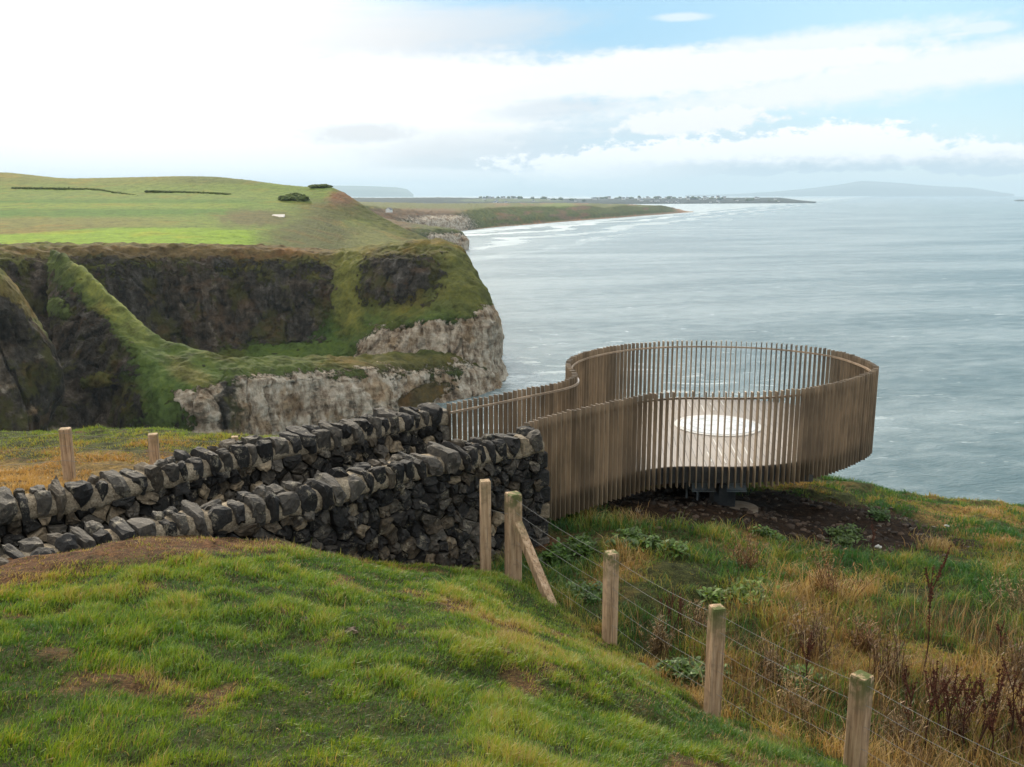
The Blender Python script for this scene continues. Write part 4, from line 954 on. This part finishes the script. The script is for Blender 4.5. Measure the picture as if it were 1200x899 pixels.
def lumps(name, n, x0, x1, y0, y1, rmax, label, seed, col):
    rng = np.random.default_rng(seed); mb = MB(); bm = bmesh.new(); bmesh.ops.create_icosphere(bm, subdivisions=1, radius=1)
    U = np.array([v.co[:] for v in bm.verts]); Tt = [[v.index for v in f.verts] for f in bm.faces]; bm.free()
    X = rng.uniform(x0, x1, n*4); Y = rng.uniform(y0, y1, n*4); pm = cover(X, Y)[4]; k = np.where(rng.uniform(0, 1, n*4) < pm)[0][:n]; Z = gzl(X, Y)
    for i in k:
        r = rmax*rng.uniform(.25, 1)**2; mb.add(U*(1+.25*rng.normal(0, 1, (len(U), 1)))*np.array([r, r*rng.uniform(.6, 1), r*.6])+np.array([X[i], Y[i], Z[i]+r*.2]), (), Tt, np.array(col)*rng.uniform(.4, 2.2))
    return tag(mb.build(name, STONE), label, 'rubble', kind='stuff')
lumps('rubble', 900, .6, 9, 13.2, 18.6, .075, 'clods and small stones strewn over the dark bare soil under the platform', 8, (.045, .030, .020))
vp = empty('viewing_platform', (4.2, 18.0, ZD)); tag(vp, 'curved viewing platform screened by upright brown slats at the cliff edge', 'viewing platform')
# slats: upright fins, thin edge along the rim, wide side square to it
sl = MB(); step = .113; s = .05; hh = (ZT-ZB)/2; k = 0
while s < d2[-1]:
    p, t = rimat(s); j = RNG.normal(0, .012); c_, s_ = math.cos(j), math.sin(j); t = np.array([t[0]*c_-t[1]*s_, t[0]*s_+t[1]*c_])
    R = np.array([[t[0], -t[1], 0], [t[1], t[0], 0], [0, 0, 1]])
    lift = RNG.normal(0, .006)
    sl.box((p[0], p[1], (ZT+ZB)/2+lift), (.0075, .050, hh), R, np.array([1, .98, .95])*RNG.uniform(.72, 1.25), .003); s += step
sl.build('slat_screen', SLAT, vp)
def ribbon(o0, o1, z0, z1, name, mat, lo=0, hi=None):
    A, B = offset(o0)[lo:hi:4], offset(o1)[lo:hi:4]; m = len(A)
    f = lambda Q, z: np.c_[Q, np.full(m, z)]
    V = np.concatenate([f(A, z0), f(B, z0), f(B, z1), f(A, z1)])
    Q = [[a*m+i, a*m+i+1, ((a+1) % 4)*m+i+1, ((a+1) % 4)*m+i] for a in range(4) for i in range(m-1)]+[[0, m, 2*m, 3*m], [m-1, 2*m-1, 3*m-1, 4*m-1]]
    q = MB(); q.add(V, Q); return q.build(name, mat, vp)
ribbon(.052, .085, ZT-.15, ZT-.115, 'handrail', RAIL)
ribbon(.050, .066, ZD-.30, ZD-.01, 'fascia', STEEL)
# deck
def plate(poly, z0, z1, name, mat):
    poly = np.array(poly); m = len(poly)
    tris = tessellate_polygon([[Vector((a, b, 0)) for a, b in poly]])
    V = np.concatenate([np.c_[poly, np.full(m, z1)], np.c_[poly, np.full(m, z0)]])
    Tt = [list(t) for t in tris]+[[t[2]+m, t[1]+m, t[0]+m] for t in tris]
    for q in Tt[:len(tris)]:
        a, b, c = V[q[0]], V[q[1]], V[q[2]]
        if np.cross(b-a, c-a)[2] < 0: q.reverse()
    Q = [[i, (i+1) % m, (i+1) % m+m, i+m] for i in range(m)]
    mb = MB(); mb.add(V, Q, Tt); return mb.build(name, mat, vp)
deck = plate(offset(.068)[::8], ZD-.06, ZD, 'deck', DECK)
plate(offset(.30)[::10], ZD-.26, ZD-.065, 'underframe', STEEL)
# pale disc set in the deck, with its rim
cx, cyy, _ = Pz(841, 499, ZD); RD = .80
def ringmesh(r0, r1, z0, z1, n=64):
    th = np.arange(n)*2*PI/n; f = lambda r, z: np.stack([cx+r*np.cos(th), cyy+r*np.sin(th), np.full(n, z)], 1)
    V = np.concatenate([f(r0, z0), f(r0, z1), f(r1, z1), f(r1, z0)])
    return V, [[a*n+i, a*n+(i+1) % n, (a+1)*n+(i+1) % n, (a+1)*n+i] for a in range(3) for i in range(n)]
mb = MB(); mb.add(*ringmesh(RD+.012, RD+.085, ZD-.01, ZD+.02)); RIM = mb
th = np.arange(64)*2*PI/64; mb = MB()
V = np.concatenate([np.stack([cx+RD*np.cos(th), cyy+RD*np.sin(th), np.full(64, ZD+.004)], 1), np.stack([cx+(RD-.02)*np.cos(th), cyy+(RD-.02)*np.sin(th), np.full(64, ZD+.03)], 1), [[cx, cyy, ZD+.03]]])
mb.add(V, [[i, (i+1) % 64, 64+(i+1) % 64, 64+i] for i in range(64)], [[64+i, 64+(i+1) % 64, 128] for i in range(64)]); disc = mb.build('disc', PALE, vp); RIM.build('disc_rim', INLAY, disc, origin=np.array(vp.location[:]))
# thin pale strips let into the boards
for (x0, y0), (x1, y1) in [((836, 515), (851, 543)), ((855, 518), (868, 543)), ((829, 530), (834, 541)), ((872, 524), (882, 543)), ((822, 475), (827, 486)), ((832, 472), (837, 481)), ((806, 471), (809, 477)), ((845, 470), (848, 475))]:
    a, b = np.array(Pz(x0, y0, ZD+.004)), np.array(Pz(x1, y1, ZD+.004)); dv = (a-b)[:2]; L_ = np.linalg.norm(dv); dv /= L_
    R = np.array([[-dv[1], dv[0], 0], [dv[0], dv[1], 0], [0, 0, 1]]).T
    mb = MB(); mb.box((a+b)/2, (.011, L_/2, .004), R); mb.build('deck_strip', INLAY, deck, origin=np.array(vp.location[:]))
# steel below
def at3(x, y, z): return np.array(Pz(x, y, z))
bx, by, _ = Pz(840, 566, -5.22)
mb = MB(); mb.box((bx, by-.2, -5.08), (.50, .05, .012)); mb.box((bx, by-.2, -5.30), (.50, .05, .012)); mb.box((bx, by-.2, -5.19), (.50, .008, .10)); mb.build('support_beam', GREY, vp)
mb = MB(); mb.box((bx, by+.6, -5.19), (.07, 1.1, .10)); mb.build('support_beam', STEEL, vp)
gzc = float(gz(np.array([bx+.15]), np.array([by+.15]))[0])
mb = MB(); mb.box((bx+.16, by+.2, (-5.1+gzc-.3)/2), (.20, .20, (-5.1-gzc+.3)/2), None, (1, 1, 1), .01); mb.build('column', STEEL, vp)
mb = MB()
for sx, sy in ((-.36, -.05), (-.52, .15)): mb.tube([(bx+sx, by+sy, -5.05), (bx+sx, by+sy, gzc-.2)], .018, 8)
mb.build('strut', GREY, vp)
mb = MB(); mb.tube([(bx+.42, by+.0, gzc-.25), (bx+.42, by+.0, gzc+.05)], .36, 28); mb.build('footing', CONC, vp)
mb = MB()
for k in range(4): mb.box((4.5, 15.9+k*1.35, ZD-.33), (.9, .05, .06))
mb.box((4.5, 17.9, ZD-.33), (.05, 2.1, .055))
mb.build('floor_beam', STEEL, vp)
# ------------------------------------------------------------------ fences
def post_mat():
    m, T, b = new_mat('weathered_timber')
    p = T.obj(); g = T.noise(T.scl(p, (26, 26, 1.6)), 1.0, 5, .65); f = T.noise(p, 9, 5, .65)
    c = T.ramp(g, [(.30, (.25, .155, .085)), (.52, (.46, .31, .19)), (.72, (.60, .44, .30))])
    c = T.mix(T.m('MULTIPLY', T.ss(.60, .66, T.noise(T.scl(p, (60, 60, 1.1)), 1.0, 3, .5)), .7), c, (.07, .045, .03))
    c = T.mix(T.m('MULTIPLY', T.ss(.5, .68, f), .5), c, (.20, .14, .095))
    moss = T.m('MULTIPLY', T.attr('moss', True), T.ss(.36, .56, f))
    c = T.mix(moss, c, (.085, .10, .028))
    T.put(b.inputs['Base Color'], c); b.inputs['Roughness'].default_value = .85; b.inputs['Specular IOR Level'].default_value = .2
    T.put(b.inputs['Normal'], T.bump(T.m('ADD', g, T.m('MULTIPLY', f, .4)), .9, .02)); return m
TIMBER = post_mat()
WIRE = principled('galvanised_wire', (.24, .23, .21), .5, None, .4, .5)
def post(parent, top, bot, w, rz, name='post', mossy=1.0, label=None):
    """squared timber from bot to top"""
    top, bot = np.array(top), np.array(bot); ax = top-bot; L_ = np.linalg.norm(ax); ax /= L_
    u = np.array([math.cos(rz), math.sin(rz), 0]); u -= ax*(u @ ax); u /= np.linalg.norm(u); v = np.cross(ax, u)
    sec = [(-1, -.86), (-.86, -1), (.86, -1), (1, -.86), (1, .86), (.86, 1), (-.86, 1), (-1, .86)]
    V = []; hs = [0, .25, .5, .75, .985, 1.0]; mo = []
    for i, h in enumerate(hs):
        k = w/2*(1 if h < 1 else .93)
        for a, b in sec: V.append(bot+ax*L_*h+u*a*k*(1+RNG.normal(0, .012)*(i < 4))+v*b*k*(1+RNG.normal(0, .012)*(i < 4))); mo.append(max(sstep(.90, 1.0, h), .5*sstep(.25, .0, h))*mossy)
    V.append(top+ax*.004); mo.append(mossy); n = 8
    Q = [[i*n+j, i*n+(j+1) % n, (i+1)*n+(j+1) % n, (i+1)*n+j] for i in range(len(hs)-1) for j in range(n)]
    Tt = [[5*n+j, 5*n+(j+1) % n, 6*n] for j in range(n)]
    o = npmesh(name, np.array(V)-np.array(parent.location[:]), [np.array(Q), np.array(Tt)], TIMBER, parent, floats={'moss': mo})
    if label: o['label'] = label
    return o
def strand(parent, pts, r=.0017):
    P_ = []
    for a, b in zip(pts[:-1], pts[1:]):
        a, b = np.array(a), np.array(b)
        for t in np.linspace(0, 1, 7)[:-1]: q = a+(b-a)*t; q[2] -= .035*np.linalg.norm(b-a)/2*(1-(2*t-1)**2); P_.append(q)
    P_.append(np.array(pts[-1])); mb = MB(); mb.tube(P_, r, 5); mb.build('wire', WIRE, parent)
def topbot(x, yt, yb, D):
    t = np.array(P(x, yt, D)); b = np.array(P(x, yb, D)); return t, np.array([t[0], t[1], min(b[2], float(gz(t[:1], t[1:2])[0]))-.3])
wf = empty('wire_fence', P(716, 757, 9.4)); tag(wf, 'post and wire fence running down beside the grass mound, with a leaning brace', 'fence')
t0, b0 = topbot(568.5, 563, 672, 10.85); post(wf, t0, b0, .125, .2, mossy=.3)
t1, b1 = topbot(601.5, 578, 686, 10.8); post(wf, t1, b1, .17, .42, label='thick mossy topped strainer post')
t2, b2 = topbot(716.5, 647, 757, 9.4); post(wf, t2, b2, .135, .30)
t3, b3 = topbot(840.5, 711, 843, 7.7); post(wf, t3, b3, .125, .25)
t4, b4 = topbot(1010.5, 791, 910, 6.55); post(wf, t4, b4, .135, .62)
p5 = np.array([3.5, 5.3, -3.62]); post(wf, p5, p5-np.array([0, 0, 1.5]), .13, .4)
bt = np.array(P(606, 613, 10.62)); bb = np.array(P(645, 706, 10.05)); bb = bb+(bb-bt)*.08; post(wf, bt, bb, .105, .5, 'brace', .5)
tops = [t1, t2, t3, t4, p5]
for f in (.05, .20, .37, .55, .76):
    pts = [np.array([t[0]+.03, t[1]-.09, t[2]-f*1.08]) for t in tops]; strand(wf, pts)
pts = [np.array([t0[0]+.05, t0[1]-.07, t0[2]-.35]), np.array([t1[0]+.03, t1[1]-.09, t1[2]-.25])]; strand(wf, pts)
wf2 = empty('wire_fence', P(76, 565, 16.4)); tag(wf2, 'post and wire fence standing in rough grass behind the far stone wall', 'fence')
tl = []
for x, yt, yb, D, w in ((76, 502, 566, 16.4, .19), (179, 508.5, 572, 16.6, .17), (275, 511.5, 570, 17.6, .13)):
    t, b = topbot(x, yt, yb, D); post(wf2, t, b, w, .25, mossy=.4); tl.append(t)
tl = [np.array([-11.6, 16.1, tl[0][2]-.05])]+tl
for f in (.06, .3, .58): strand(wf2, [np.array([t[0], t[1]-.11, t[2]-f]) for t in tl], .003)
# ------------------------------------------------------------------ plants beyond the fence
DOCK = principled('dead_stem', lambda T: T.mix(1.0, T.attr('Col'), T.ramp(T.noise(T.obj(), 30, 3, .6), [(.3, (.6, .6, .6)), (.7, (1.4, 1.4, 1.4))]), 'MULTIPLY'), .9, None, .15)
def lf(mb, base_, dirv, L_, w, col, rng, curl=.3):
    """one leaf: 2x3 strip with a drooping tip"""
    d = np.array(dirv)/np.linalg.norm(dirv); side = np.cross(d, [0, 0, 1]); side /= np.linalg.norm(side)+1e-9
    V = []
    for t, k in ((0, .15), (.35, 1), (.7, .8), (1, .08)):
        c = base_+d*L_*t+np.array([0, 0, -curl*L_*t*t]); V += [c-side*w*k/2+np.array([0, 0, .12*w*k]), c+side*w*k/2+np.array([0, 0, .12*w*k])]
    mb.add(V, [[0, 1, 3, 2], [2, 3, 5, 4], [4, 5, 7, 6]], (), np.array(col)*rng.uniform(.75, 1.25))
def dock(base_, h, lean, seed, heads=1.0, branches=3):
    rng = np.random.default_rng(seed); root = empty('dock_stalk', tuple(base_)); b = np.array(base_)
    st, sd = MB(), MB(); n = 9; t = np.linspace(0, 1, n)
    main = b+np.stack([lean[0]*t**1.4+.015*np.sin(t*7+seed), lean[1]*t+.012*np.cos(t*6), h*t-.05*(t == 0)], 1)
    st.tube(main, np.linspace(.009, .003, n), 5, (.060, .028, .020)); axes = [main[3:]]
    for k in range(branches):
        i = rng.integers(3, 7); a = rng.uniform(0, 2*PI); l = h*rng.uniform(.2, .42); tt_ = np.linspace(0, 1, 5)
        br = main[i]+np.stack([math.cos(a)*l*.38*tt_, math.sin(a)*l*.38*tt_, l*tt_], 1); st.tube(br, np.linspace(.0045, .002, 5), 4, (.060, .028, .020)); axes.append(br[1:])
    for ax in axes:
        sd = MB(); m = int(34*heads*len(ax)/4)
        if m: sd.tube(ax, np.linspace(.006, .004, len(ax)), 4, (.10, .042, .026))
        for q in range(m):
            f = rng.uniform(.15, 1)*(len(ax)-1); i = min(int(f), len(ax)-2); c = ax[i]+(ax[i+1]-ax[i])*(f-i)+rng.normal(0, .008, 3)
            r = rng.uniform(.006, .015); u = rng.normal(0, 1, 3); u /= np.linalg.norm(u); v = np.cross(u, [.3, .5, .8]); v /= np.linalg.norm(v)
            sd.add([c-u*r, c+v*r*.8, c+u*r, c-v*r*.8, c+np.cross(u, v)*r*.7], (), [[0, 1, 4], [1, 2, 4], [2, 3, 4], [3, 0, 4]], np.array([.115, .045, .028])*rng.uniform(.5, 1.5))
        if sd.V: sd.build('seed_head', DOCK, root)
    st.build('stem', DOCK, root)
    return root
stalks = [((1082,798),(1096,664),'tallest dead dock stalk, rust brown, standing alone above the others right of the last post',1.6),
 ((1124,896),(1136,796),None,1),((1108,884),(1116,776),None,1.2),((1084,886),(1100,776),None,1.2),((1142,896),(1176,788),None,1),((1152,872),(1157,796),None,.8),
 ((1180,878),(1188,784),None,1.3),((1196,886),(1200,818),None,.8),((1064,872),(1066,800),None,.5),((1062,812),(1061,800),None,.3),((1169,782),(1170,730),'small dead dock stalk far up the slope at the edge of the view',.6),
 ((1128,860),(1142,790),None,1.0),((1100,860),(1094,800),None,.7),((1160,898),(1166,812),None,1),((943,808),(948,738),'lone dark dock stalk between the wires of the two nearest posts',.8),((1024,653),(1022,612),'little bare forked stalk standing by the bare soil under the platform',.15)]
GRP = 'dead dock stalks behind the wire fence'
for i, ((xb_, yb_), (xt, yt), lab, hd) in enumerate(stalks):
    b = np.array(hit(xb_, min(yb_, 895))); t = np.array(P(xt, yt, b[1])); h = max(t[2]-b[2], .22)
    o = dock(b, h, (t[0]-b[0], RNG.normal(0, .05)), 100+i, hd, 4 if hd > .5 else 6)
    tag(o, lab or 'rust brown dead dock stalk in the thicket right of the nearest fence post', 'dead plant', GRP)
for i, (x, y, h) in enumerate([(779,738,.42),(783,742,.46),(788,745,.5),(792,742,.44),(797,740,.40),(786,736,.48)]):
    o = dock(np.array(hit(x, y)), h, (RNG.normal(0, .06), .03), 160+i, .12, 3); tag(o, 'thin bare stalk in the clump left of the second nearest fence post', 'dead plant', 'bare stalks between the posts')
# leafy clumps
LEAF = BLADE
def rosette(name, x, y, r, nleaf, col, seed, label, grp=None, up=.9, lw=.13):
    rng = np.random.default_rng(seed); b = np.array(hit(x, y)); root = empty(name, tuple(b)); mb = MB()
    cen = rng.normal(0, r*.42, (7, 2)); cz = rng.uniform(.02, .16, 7)
    for k in range(nleaf*4):
        i = rng.integers(0, 7); a = rng.uniform(0, 2*PI); e = rng.uniform(-.1, 1.3)*up; q = rng.normal(0, r*.22, 2)
        c = b+np.array([cen[i, 0]+q[0], cen[i, 1]+q[1]*.8, rng.uniform(-.03, 1)*cz[i]])
        g = gzl(c[:1], c[1:2])[0]-b[2]; c[2] += g
        lf(mb, c, (math.cos(a)*math.cos(e), math.sin(a)*math.cos(e), math.sin(e)), r*rng.uniform(.15, .36), r*lw*rng.uniform(.5, 1.2), np.array(col)*rng.choice([.7, 1.0, 1.45])*(1.6 if rng.uniform() < .1 else 1), rng)
    mb.build('foliage', LEAF, root); tag(root, label, 'plant', grp); return root
G = 'low leafy clumps on the slope'
rosette('leafy_plant', 903, 630, .34, 150, (.075, .130, .022), 1, 'green leafy clump on the bare soil just below the platform front', G)
rosette('leafy_plant', 985, 632, .36, 150, (.085, .125, .035), 2, 'low leafy clump on the bare soil near the forked stalk', G)
rosette('leafy_plant', 757, 640, .40, 180, (.075, .130, .022), 3, 'rounded green nettle clump below the ramp slats', G)
rosette('leafy_plant', 812, 800, .34, 200, (.075, .125, .02), 4, 'spreading leafy clump under the wires just left of the second nearest fence post', G)
rosette('leafy_plant', 940, 800, .26, 120, (.080, .150, .025), 5, 'yellow green leafy clump left of the nearest post', G)
rosette('leafy_plant', 880, 700, .42, 180, (.10, .155, .022), 6, 'fresh green leafy clump in the straw grass above the two nearest posts', G)
rosette('leafy_plant', 1030, 606, .30, 110, (.075, .130, .035), 7, 'small leafy clump on the crest right of the platform foot', G)
rosette('leafy_plant', 670, 650, .40, 170, (.06, .11, .018), 8, 'wide leafy clump by the end of the stone wall', G)
rosette('leafy_plant', 690, 700, .30, 130, (.065, .115, .018), 10, 'small leafy clump beside the foot of the leaning brace', G)
# dry rusty bushes
def bush(x, y, r, h, col, seed, label):
    rng = np.random.default_rng(seed); b = np.array(hit(x, y)); root = empty('dry_bush', tuple(b)); st, tw = MB(), MB()
    for k in range(46):
        a = rng.uniform(0, 2*PI); l = h*rng.uniform(.45, 1.45); q = r*rng.uniform(.1, 1.1)*.6; c = b+np.array([rng.normal(0, r*.22), rng.normal(0, r*.22), -.03]); t = np.linspace(0, 1, 5)
        br = c+np.stack([math.cos(a)*q*t**1.3, math.sin(a)*q*t**1.3, l*t], 1); st.tube(br, np.linspace(.005, .0015, 5), 4, np.array(col)*.6)
        for j in range(13):
            f = rng.uniform(.25, 1)*4; i = min(int(f), 3); p = br[i]+(br[i+1]-br[i])*(f-i); an = rng.uniform(0, 2*PI)
            lf(tw, p, (math.cos(an), math.sin(an), rng.uniform(.2, 1.4)), rng.uniform(.03, .08), rng.uniform(.005, .011), np.array(col)*rng.choice([.6, 1, 1.5]), rng, .1)
    st.build('twigs', DOCK, root); tw.build('dry_leaves', LEAF, root); return tag(root, label, 'bush', 'rust coloured dry bushes on the slope')
bush(975, 700, .55, .55, (.24, .12, .05), 21, 'widest rust brown dry bush in the middle of the slope')
bush(872, 668, .42, .42, (.22, .105, .048), 22, 'rust brown dry bush just below the bare soil under the platform')
bush(1036, 800, .30, .50, (.16, .09, .048), 23, 'dark brown dry bush straight above the nearest fence post')
bush(1190, 720, .50, .50, (.27, .18, .085), 24, 'straw coloured dry bush at the edge of the view up the slope')
bush(950, 770, .35, .45, (.17, .10, .055), 25, 'dull brown dry bush behind the wires left of the nearest post')
bush(820, 745, .30, .38, (.21, .13, .06), 26, 'dull straw coloured dry bush right behind the second nearest fence post')
for i, (x, y, r, h, c) in enumerate([(1060, 880, .30, .40, (.20, .125, .06)), (1120, 870, .26, .36, (.15, .085, .045)), (1170, 850, .34, .42, (.24, .15, .07)), (1100, 822, .26, .32, (.19, .10, .05)), (1190, 805, .3, .4, (.17, .10, .05)), (930, 845, .28, .36, (.26, .17, .075)), (900, 800, .24, .34, (.19, .12, .06)), (1010, 760, .28, .34, (.22, .12, .055)), (770, 765, .24, .32, (.20, .13, .06))]):
    bush(x, y, r, h, c, 40+i, 'small tangled brown bush in the dry growth close behind the wires')
# stones and scraps
def stone(x, y, r, col, seed, name, label):
    rng = np.random.default_rng(seed); b = np.array(hit(x, y)); bm = bmesh.new(); bmesh.ops.create_icosphere(bm, subdivisions=2, radius=1)
    for v in bm.verts: v.co *= 1+.22*rng.normal(); 
    bm.verts.index_update(); V = np.array([v.co[:] for v in bm.verts])*np.array([r, r*.8, r*.55]); Tt = [[v.index for v in f.verts] for f in bm.faces]; bm.free()
    mb = MB(); mb.add(V+b+np.array([0, 0, r*.25]), (), Tt, col); o = mb.build(name, STONE, origin=b); return tag(o, label, 'stone', 'loose stones on the ground')
stone(1109, 617, .045, (.62, .60, .56), 1, 'stone', 'small white stone in the grass towards the right crest of the slope')
stone(1029, 642, .055, (.55, .53, .49), 2, 'stone', 'pale stone at the foot of the little forked stalk')
stone(412, 743, .05, (.14, .095, .06), 3, 'stone', 'flat brown stone lying in the bare patch on the mound')
stone(356, 729, .035, (.12, .09, .06), 4, 'stone', 'small brown stone in the grass of the mound left of the flat stone')
# ------------------------------------------------------------------ far things
HEDGE = principled('hedge_leaf', lambda T: T.ramp(T.noise(T.pos(), .9, 5, .7), [(.3, (.045, .062, .018)), (.55, (.095, .115, .030)), (.75, (.14, .15, .045))]), .95, None, .1)
def lumpy(name, pts, w, h, seed, label, cat, grp=None, mat=HEDGE):
    """a ragged mass of foliage along a line of points"""
    rng = np.random.default_rng(seed); pts = np.array(pts, float); L = polyline(pts, w*.5) if len(pts) > 1 else pts; mb = MB()
    for c in L:
        for k in range(3):
            bm = bmesh.new(); bmesh.ops.create_icosphere(bm, subdivisions=2, radius=1)
            V = np.array([v.co[:] for v in bm.verts]); Tt = [[v.index for v in f.verts] for f in bm.faces]; bm.free()
            V = V*(1+.22*rng.normal(0, 1, (len(V), 1)))*np.array([w*rng.uniform(.5, .8), w*rng.uniform(.5, .8), h*rng.uniform(.4, .65)])
            mb.add(V+c+np.array([rng.normal(0, w*.25), rng.normal(0, w*.25), h*rng.uniform(.25, .5)]), (), Tt)
    o = mb.build(name, mat, origin=L.mean(0)); return tag(o, label, cat, grp)
lumpy('hedge', [P(15, 221.5, 548), P(60, 222, 545), P(110, 223, 540), P(165, 232, 500)], 1.6, 1.1, 1, 'long dark hedge along the upper green field at the edge of the view', 'hedge', 'field hedges')
lumpy('hedge', [P(172, 225, 515), P(220, 226.5, 505), P(268, 228.5, 490)], 1.5, 1.0, 2, 'shorter dark hedge below the hilltop in the middle of the fields', 'hedge', 'field hedges')
lumpy('bush', [P(334, 236, 462), P(345, 233, 466), P(356, 236, 464)], 4, 2.8, 4, 'dark round bush on the ridge above the rough slope', 'bush', 'bushes on the ridge')
lumpy('bush', [P(370, 219.5, 505), P(382, 219, 503)], 3.5, 1.5, 5, 'low dark scrub on the highest knoll at the ridge end', 'bush', 'bushes on the ridge')
WALLP = principled('white_render', (.74, .72, .68), .8); ROOF = principled('slate_roof', (.10, .10, .11), .7)
def house(loc, w, dpt, h, rz):
    root = empty('house', loc, rz); a, b = MB(), MB(); a.box((0, 0, h/2), (w/2, dpt/2, h/2))
    a.add([(-w/2, -dpt/2, h), (w/2, -dpt/2, h), (w/2, dpt/2, h), (-w/2, dpt/2, h), (-w/2, 0, h*1.6), (w/2, 0, h*1.6)], (), [[0, 3, 4], [1, 5, 2]])
    b.add([(-w*.53, -dpt*.58, h*.98), (w*.53, -dpt*.58, h*.98), (w*.53, 0, h*1.68), (-w*.53, 0, h*1.68), (w*.53, dpt*.58, h*.98), (-w*.53, dpt*.58, h*.98)], [[0, 1, 2, 3], [3, 2, 4, 5]])
    for m_, n_, k in ((a, 'wall', WALLP), (b, 'roof', ROOF)):
        o = npmesh(n_, np.concatenate(m_.V), [np.concatenate(q) for q in (m_.Q, m_.T) if q], k, root, cols=np.concatenate(m_.C))
    return root
h0 = house((0, 0, 0), 12, 8, 5, .3)
def far_z(objname, X, Y):
    ob = bpy.data.objects[objname]; ok, loc, nn, ii = ob.ray_cast(Vector((X, Y, 900)), Vector((0, 0, -1)))
    return loc.z if ok else None
bpy.context.view_layer.update()
placed = 0; rr = np.random.default_rng(5)
for k in range(400):
    if placed >= 84: break
    x = rr.choice([rr.uniform(560, 700), rr.uniform(690, 905), rr.uniform(720, 860)]); D = rr.uniform(5150, 5750) if x > 690 else rr.uniform(4550, 5300)
    X = (x-600)/F*D*1.0206; z = far_z('peninsula', X, D)
    if z is None or z < SEA+4: continue
    if placed == 0: o = h0
    else:
        o = h0.copy(); COL.objects.link(o)
        for ch in h0.children: c = ch.copy(); COL.objects.link(c); c.parent = o
    o.location = (X, D, z-1.5); o.rotation_euler.z = rr.uniform(-.5, .5); s = rr.uniform(.8, 1.5); o.scale = (s, s, s*rr.uniform(.9, 1.5))
    tag(o, 'tiny pale house of the far town on the low peninsula', 'house', 'houses of the far town'); placed += 1
cot = h0.copy(); COL.objects.link(cot)
for ch in h0.children: c = ch.copy(); COL.objects.link(c); c.parent = cot
Xc, Yc_, _ = P(456, 247, 1010); cot.location = (Xc, Yc_, P(456, 249, 1010)[2]); cot.rotation_euler.z = 1.3; cot.scale = (.62, .62, .62)
zz = far_z('dunes', Xc, 1100.0)
tag(cot, 'lone pale cottage on the brown slope behind the headland ridge', 'house'); del cot['group']
# trees of the far town
for i, x in enumerate(range(566, 900, 9)):
    D = 5500 if x > 690 else 5050
    X = (x-600)/F*D*1.0206+rr.normal(0, 15); z = far_z('peninsula', X, D)
    if z is None: continue
    lumpy('tree', [(X, D+rr.normal(0, 60), z)], rr.uniform(10, 20), rr.uniform(7, 14), 300+i, 'tiny dark tree clump among the houses of the far town', 'tree', 'trees of the far town')
# gravel pull-in, skerries
mb = MB(); q = [P(316, 257, 397), P(333, 256.5, 398), P(334, 253.4, 402), P(320, 253.6, 402)]
GRAV = principled('pale_gravel', lambda T: T.ramp(T.noise(T.pos(), 1.2, 4, .7), [(.3, (.42, .38, .33)), (.7, (.6, .56, .5))]), .9)
V = np.array(q); V2 = V.copy(); V[:, 2] += .8; V2[:, 2] -= 1.5
mb.add(np.concatenate([V, V2]), [[0, 1, 2, 3], [0, 4, 5, 1], [1, 5, 6, 2], [2, 6, 7, 3], [3, 7, 4, 0]]); o = mb.build('path', GRAV, origin=V.mean(0)); tag(o, 'pale gravel patch on the rough slope above the cliff', 'path', kind='structure')
for i, (x, w) in enumerate(((1172, 42), (1196, 34))):
    D = 7200; X = (x-600)/F*D*1.0206; rng = np.random.default_rng(70+i); bm = bmesh.new(); bmesh.ops.create_icosphere(bm, subdivisions=3, radius=1)
    V = np.array([v.co[:] for v in bm.verts]); Tt = [[v.index for v in f.verts] for f in bm.faces]; bm.free()
    V *= (1+.25*fbm(V[:, 0]*2+i, V[:, 1]*2, V[:, 2]*2))[:, None]*np.array([w, w*.6, 11])
    mb = MB(); mb.add(V+np.array([X, D, SEA]), (), Tt, (.05, .045, .04)); o = mb.build('sea_rock', STONE, origin=(X, D, SEA))
    tag(o, ['low dark skerry in the open sea, the longer of two', 'low dark skerry in the open sea, cut by the edge of the view'][i], 'rock', 'skerries')
# ------------------------------------------------------------------ render settings
SC.view_settings.view_transform = 'Standard'; SC.view_settings.look = 'None'; SC.view_settings.gamma = 1; SC.view_settings.exposure = 0.08
SC.view_settings.use_curve_mapping = False
c = SC.cycles; c.use_denoising = True; c.max_bounces = 5; c.diffuse_bounces = 2; c.glossy_bounces = 2; c.transmission_bounces = 2; c.volume_bounces = 0; c.transparent_max_bounces = 4
c.sample_clamp_indirect = 6; c.use_adaptive_sampling = True; c.adaptive_threshold = .015
